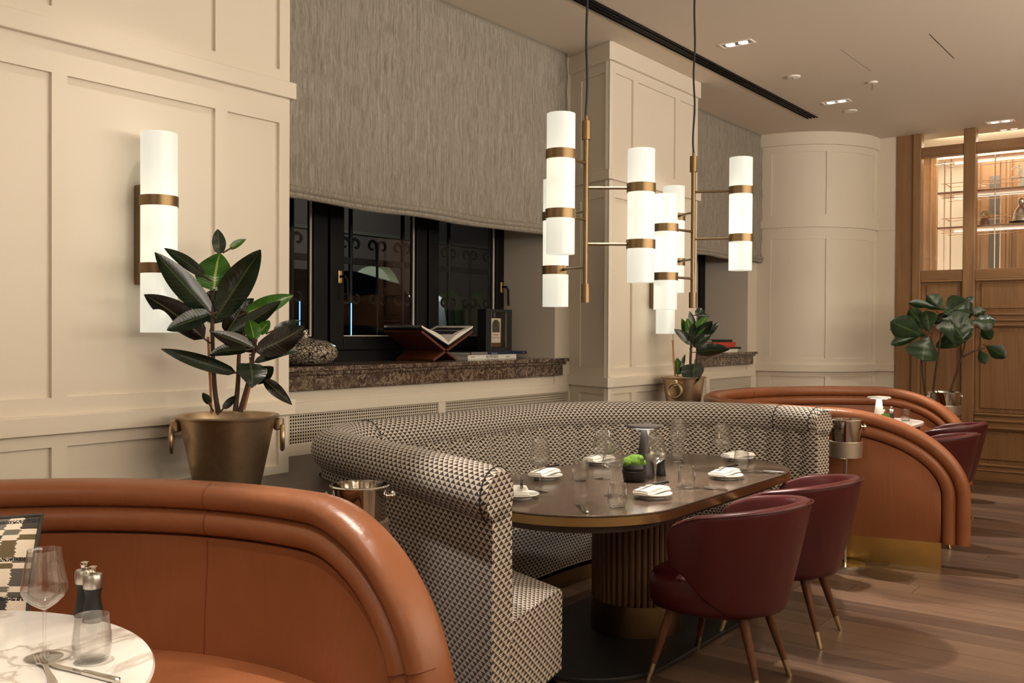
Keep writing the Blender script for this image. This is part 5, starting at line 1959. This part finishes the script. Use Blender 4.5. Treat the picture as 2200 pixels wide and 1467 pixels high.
XYM = lambda x, y, z: Matrix.Translation((x, y, z)) @ Matrix.Rotation(pi / 2, 4, 'X')
b1 = book('white paperback lettered ALPENEIS lying flat on the marble sill', 5.20, 5.77, 4.33, 4.56, SZ, SZ + 0.030, M['paper'])
text('title', 'ALPENEIS', 0.030, XYM(5.475, 4.3294, SZ + 0.0145), M['ink'], b1, sx=1.18)
text('imprint', 'ROTHER', 0.011, XYM(5.255, 4.3294, SZ + 0.016), M['ink'], b1)
text('subtitle', 'Bernhard', 0.012, XYM(5.665, 4.3294, SZ + 0.013), M['ink'], b1)
b2 = book('thin navy book lying on top of the white paperback', 5.235, 5.905, 4.33, 4.56, SZ + 0.0302, SZ + 0.052, M['navy'])
obj('jacket_flap', MB().box(5.235, 5.42, 4.3285, 4.33, SZ + 0.031, SZ + 0.0515), M['greyp'], b2, smooth=0)
text('title', 'Experiments', 0.011, XYM(5.505, 4.3294, SZ + 0.041), M['inkw'], b2, sx=1.3)
text('imprint', 'OLMS', 0.008, XYM(5.865, 4.3294, SZ + 0.041), M['inkw'], b2)

DZ = SZ + 0.0522
t = thing('display_box', 'black upright display box holding a bottle, standing on the navy book', 'box', (5.565, 4.42, DZ))
obj('case', MB().box(5.415, 5.475, 4.34, 4.42, DZ, 1.662).box(5.655, 5.725, 4.34, 4.42, DZ, 1.662).box(5.475, 5.655, 4.34, 4.42, DZ, DZ + 0.03).box(5.475, 5.655, 4.34, 4.42, 1.640, 1.662)
    .box(5.475, 5.655, 4.412, 4.42, DZ + 0.03, 1.640), M['blackm'], t, smooth=0)
obj('glass_front', MB().box(5.47, 5.655, 4.345, 4.347, DZ + 0.03, 1.640), M['thin'], t, smooth=0)
for x in (5.4715, 5.650):
    obj('edge_strip', MB().box(x, x + 0.006, 4.338, 4.344, DZ + 0.03, 1.640), M['satin'], t, smooth=0)
t = thing('bottle', 'square bottle with a pale picture label inside the black display box', 'bottle', (5.562, 4.42, DZ + 0.03))
obj('body', MB().box(5.49, 5.64, 4.366, 4.408, DZ + 0.0305, 1.60), M['amber'], t, smooth=0, bevel=0.008)
obj('neck', MB().lathe([(0.019, 1.598), (0.015, 1.606), (0.015, 1.624), (0.017, 1.625), (0.017, 1.636)], 20, (5.562, 4.387, 0)), M['darkpot'], t)
lb = obj('label', MB().box(5.508, 5.617, 4.3635, 4.3655, 1.415, 1.595), M['paper'], t, smooth=0)
pa = [(5.518, 1.492)] + [(5.5625 - 0.0445 * cos(pi * k / 14), 1.550 + 0.036 * sin(pi * k / 14)) for k in range(15)] + [(5.607, 1.492)]
obj('label_arch', MB().add([(x, 4.3630, z) for x, z in pa], [tuple(range(len(pa)))]), mat('sepia_print', lin(70, 58, 50), 0.8, vary=0.9, bscale=60), lb, smooth=0)
text('label_name', 'Rinner', 0.024, XYM(5.5625, 4.3630, 1.475), M['red'], lb, ext=0.0002)
obj('label_rule', MB().box(5.518, 5.607, 4.3626, 4.3634, 1.451, 1.455), M['red'], lb, smooth=0)

# books on the far sill
for x0, x1, z0, z1, m, lb in ((8.98, 9.42, 0.0, 0.03, M['paper'], 'white book at the bottom of the stack on the far sill'), (8.92, 9.50, 0.0302, 0.05, M['ink'], 'black book second from the bottom of the far sill stack'),
                              (8.80, 9.36, 0.0502, 0.102, M['red'], 'thick orange red book in the far sill stack'), (8.80, 9.28, 0.1022, 0.128, M['ink'], 'thin black book on top of the far sill stack')):
    book(lb, x0, x1, 4.16, 4.40, SZ + z0, SZ + z1, m)

# ================================================================== DISPLAY SHELVES BEHIND THE PARTITION
t = thing('display_shelf', 'copper framed shelving with glass edge rails in the lit room behind the partition', 'shelf', (11.05, 1.8, 1.66))
for z in (3.37, 3.0, 2.628):
    obj('shelf_board', MB().box(10.92, 11.22, 0.9, 2.56, z - 0.012, z + 0.012), M['copper'], t, smooth=0, bevel=0.002)
    obj('light_strip', MB().box(11.19, 11.215, 0.95, 2.45, z - 0.028, z - 0.015), M['ledw'], t, smooth=0)
    for dz in (-0.055, 0.10):
        for x in (10.93, 11.21):
            obj('rail', MB().tube([(x, 0.9, z + dz), (x, 2.52, z + dz)], 0.0042, 8), M['copper'], t)
    obj('end_rail', MB().tube([(10.93, 2.49, z + 0.10), (11.21, 2.49, z + 0.10)], 0.0042, 8), M['copper'], t)
for y in (2.49, 2.0, 1.2):
    for x in (10.93, 11.21):
        obj('post', MB().tube([(x, y, 1.66), (x, y, 3.45)], 0.0065, 8), M['copper'], t)
t = thing('statuette', 'small white dancer figure with a ringed arm on the upper display shelf', 'statuette', (11.05, 1.775, 3.014))
obj('figure', MB().tube(spline([(11.05, 1.775, 3.02), (11.05, 1.77, 3.10), (11.05, 1.79, 3.16), (11.05, 1.7758, 3.22)], 5), lambda u: 0.024 - 0.012 * u, 10).sphere((11.05, 1.79, 3.245), 0.017, 0.017, 0.02, 12, 8)
    .tube([(11.05, 1.785 + 0.055 * cos(a) + 0.04, 3.17 + 0.06 * sin(a)) for a in [pi * 0.2 + 1.6 * pi * k / 18 for k in range(19)]], 0.008, 8), M['statw'], t)
obj('base', MB().lathe([(0.04, 0), (0.038, 0.012), (0.02, 0.016)], 20, (11.05, 1.775, 3.0145)), M['statw'], t)
t = thing('statuette', 'silver seated bust on a dark base on the middle display shelf', 'statuette', (11.05, 1.775, 2.643))
obj('base', MB().box(10.99, 11.11, 1.67, 1.88, 2.643, 2.668), M['ink'], t, smooth=0, bevel=0.004)
obj('figure', MB().lathe([(0.085, 0.0), (0.08, 0.05), (0.062, 0.11), (0.03, 0.15), (0.022, 0.165), (0.036, 0.19), (0.036, 0.215), (0.02, 0.235), (0.0005, 0.238)], 24, (11.05, 1.775, 2.6685)), M['silver'], t)
t = thing('ornament', 'ochre topped rust ornament on the middle display shelf beside the post', 'ornament', (11.05, 2.12, 2.643))
obj('base', MB().lathe([(0.045, 0.0), (0.05, 0.03), (0.035, 0.075), (0.03, 0.08)], 20, (11.05, 2.12, 2.643)), M['terra'], t)
obj('top', MB().tube(spline([(11.05, 2.15, 2.725), (11.05, 2.125, 2.775), (11.05, 2.08, 2.76), (11.05, 2.06, 2.72)], 5), lambda u: 0.032 - 0.014 * u, 10), M['ochre'], t)

# ================================================================== OUTSIDE THE WINDOW
SL = 0.6        # street level, above the dining room floor
struct('ground', MB().box(-6, 40, 4.76, 23, SL - 0.1, SL), M['street'], smooth=0)
t = thing('house', 'pinkish house front across the street seen through the near window', 'building', (18, 22.2, SL))
AX, AR, AZ = 21.8, 1.15, 2.55
obj('wall', MB().box(-6, AX - AR, 22.0, 22.4, SL, 12.0).box(AX - AR, AX + AR, 22.0, 22.4, AZ + AR, 12.0).box(AX + AR, 40, 22.0, 22.4, SL, 12.0), M['facade'], t, smooth=0)
obj('cornice', MB().box(-6, 40, 21.8, 22.0, 5.4, 5.65), M['facade2'], t, smooth=0)
obj('cornice', MB().box(-6, 40, 21.85, 22.0, 4.5, 4.6), M['facade2'], t, smooth=0)
for x in (6.0, 12.0, 18.0, 24.5, 30.0):
    f = obj('window_frame', MB().box(x - 0.1, x + 2.3, 21.85, 22.0, 6.6, 6.75).box(x, x + 0.12, 21.9, 22.0, 6.75, 9.4).box(x + 2.08, x + 2.2, 21.9, 22.0, 6.75, 9.4).box(x + 1.0, x + 1.2, 21.9, 22.0, 6.75, 9.4), M['facade2'], t, smooth=0)
    obj('pane', MB().box(x + 0.12, x + 2.08, 21.95, 21.98, 6.75, 9.4), M['curtain'], f, smooth=0)
ap = [(AX - AR, SL)] + [(AX - AR * cos(pi * k / 16), AZ + AR * sin(pi * k / 16)) for k in range(17)] + [(AX + AR, SL)]
obj('archway', MB().add([(x, 22.35, z) for x, z in ap] + [(x, 21.98, z) for x, z in ap], [tuple(range(len(ap)))] + [(i, i + 1, len(ap) + i + 1, len(ap) + i) for i in range(len(ap) - 1)]), M['arch'], t, smooth=30)
AS = [(AX - AR, 21.985, AZ + AR), (AX - AR, 21.985, AZ), (AX + AR, 21.985, AZ), (AX + AR, 21.985, AZ + AR)] + [(AX - AR * cos(pi * k / 16), 21.985, AZ + AR * sin(pi * k / 16)) for k in range(17)]
obj('arch_surround', MB().add(AS, [(0, 1) + tuple(4 + k for k in range(1, 9)), (3,) + tuple(4 + k for k in range(8, 16)) + (2,), (0, 4 + 8, 3)]), M['facade'], t, smooth=0)

t = thing('window_guard', 'wrought iron window guard with scrolls just outside the near window', 'grille', (4.9, 4.95, 1.0))
obj('bar', MB().box(3.2, 6.3, 4.94, 4.965, 1.965, 2.01), M['iron'], t, smooth=0)
obj('bar', MB().box(3.2, 6.3, 4.94, 4.965, 1.02, 1.05), M['iron'], t, smooth=0)
for k in range(12):
    x = 3.345 + 0.262 * k
    obj('upright', MB().tube([(x, 4.952, 1.0), (x, 4.952, 3.4 if k % 2 else 2.0)], 0.015 if k % 2 else 0.010, 8), M['iron'], t)
    for sg in (-1, 1):
        for zz, dr in ((2.105, 1), (1.73, -1)):
            pts_ = []
            for q in range(22):
                a = q / 21 * 1.6 * pi
                r = 0.045 * (1 - 0.55 * q / 21)
                pts_.append((x + sg * (0.051 - r * cos(a)), 4.952, zz + dr * (0.0 + r * sin(a))))
            obj('scroll', MB().tube([(x, 4.952, zz - dr * 0.10), (x + sg * 0.002, 4.952, zz - dr * 0.04)] + pts_, lambda u: 0.013 - 0.004 * u, 6), M['iron'], t)
for x in (4.16, 4.62):
    obj('blue_reflection', MB().box(x, x + 0.005, 4.905, 4.91, 1.30, 1.69), M['blueglow'], t, smooth=0)  # glowing bars put in for reflections of blue light


def car_profile(name, label, x, y, L, W, body, m, rz, z0=SL):
    t = thing(name, label, 'car', (x, y, z0), rz)
    n = len(body)
    rows = []
    for wv, ins in ((-W / 2, 0.10), (-W / 2 + 0.10, 0.0), (W / 2 - 0.10, 0.0), (W / 2, 0.10)):
        rows.append([(L * (px - 0.5) * (1 - ins * 0.2), wv * (0.86 if pz > 1.1 else 1.0), 0.25 + (pz - 0.25) * (1 - ins * 0.6) if pz > 0.3 else pz) for px, pz in body])
    mb = MB().grid(rows, closev=True)
    mb.f.append(tuple(range(n)))
    mb.f.append(tuple(reversed([3 * n + k for k in range(n)])))
    obj('body', mb, m, t, world=False, bevel=0.05, smooth=40)
    for sx in (-0.31, 0.31):
        for sy in (-1, 1):
            Mx = Matrix.Translation((L * sx, sy * (W / 2 - 0.06), 0.31)) @ Matrix.Rotation(pi / 2, 4, 'X')
            obj('wheel', MB().lathe([(0.2, -0.09), (0.30, -0.09), (0.31, 0), (0.30, 0.09), (0.2, 0.09)], 24).move(Mx), M['blackm'], t, world=False)
    return t


cb = [(0.0, 0.30), (0.0, 0.85), (0.02, 1.08), (0.05, 1.18), (0.13, 1.50), (0.30, 1.60), (0.60, 1.57), (0.76, 1.14), (0.97, 0.95), (1.0, 0.7), (1.0, 0.3)]
c = car_profile('parked_car', 'dark car parked outside the near window with a red tail light', 7.0, 8.9, 4.2, 1.75, cb, M['carp'], radians(180))
for sy in (-0.66, 0.66):
    obj('tail_light', MB().box(-2.10, -1.98, sy - 0.16, sy + 0.16, 1.05, 1.14), M['tail'], c, world=False, smooth=0)
obj('rear_blue_highlight', MB().box(-2.10, -2.04, -0.8, 0.8, 0.80, 0.98), M['blueglow'], c, world=False, smooth=0)  # blue highlight on the car body, put in as a glowing strip
obj('side_window', MB().box(-1.0, 0.9, 0.70, 0.72, 1.18, 1.46), M['curtain'], c, world=False, smooth=0)
vb = [(0.0, 0.30), (0.0, 1.0), (0.03, 1.75), (0.08, 1.85), (0.72, 1.85), (0.84, 1.25), (0.97, 1.05), (1.0, 0.7), (1.0, 0.3)]
c = car_profile('parked_van', 'white van parked before the pale archway across the street', 20.1, 18.8, 4.2, 1.75, vb, M['vanp'], radians(45))
obj('rear_bumper', MB().box(-2.16, -2.06, -0.72, 0.72, 0.40, 0.56), M['blackm'], c, world=False, smooth=0)
obj('rear_window', MB().box(-2.09, -2.03, -0.55, 0.55, 1.15, 1.6), M['curtain'], c, world=False, smooth=0)
t = thing('hedge', 'clipped hedge in front of the house across the street', 'hedge', (25.5, 21.2, SL))
mb = MB()
for k in range(9):
    mb.sphere((24.2 + 0.5 * k, 21.3, 1.7 + 0.15 * sin(k * 2)), 0.55, 0.45, 1.1, 12, 8)
obj('foliage', mb, M['green'], t)
obj('trunk', MB().tube([(26.0, 21.3, SL), (26.0, 21.3, SL + 0.6)], 0.06, 8), M['stem'], t)
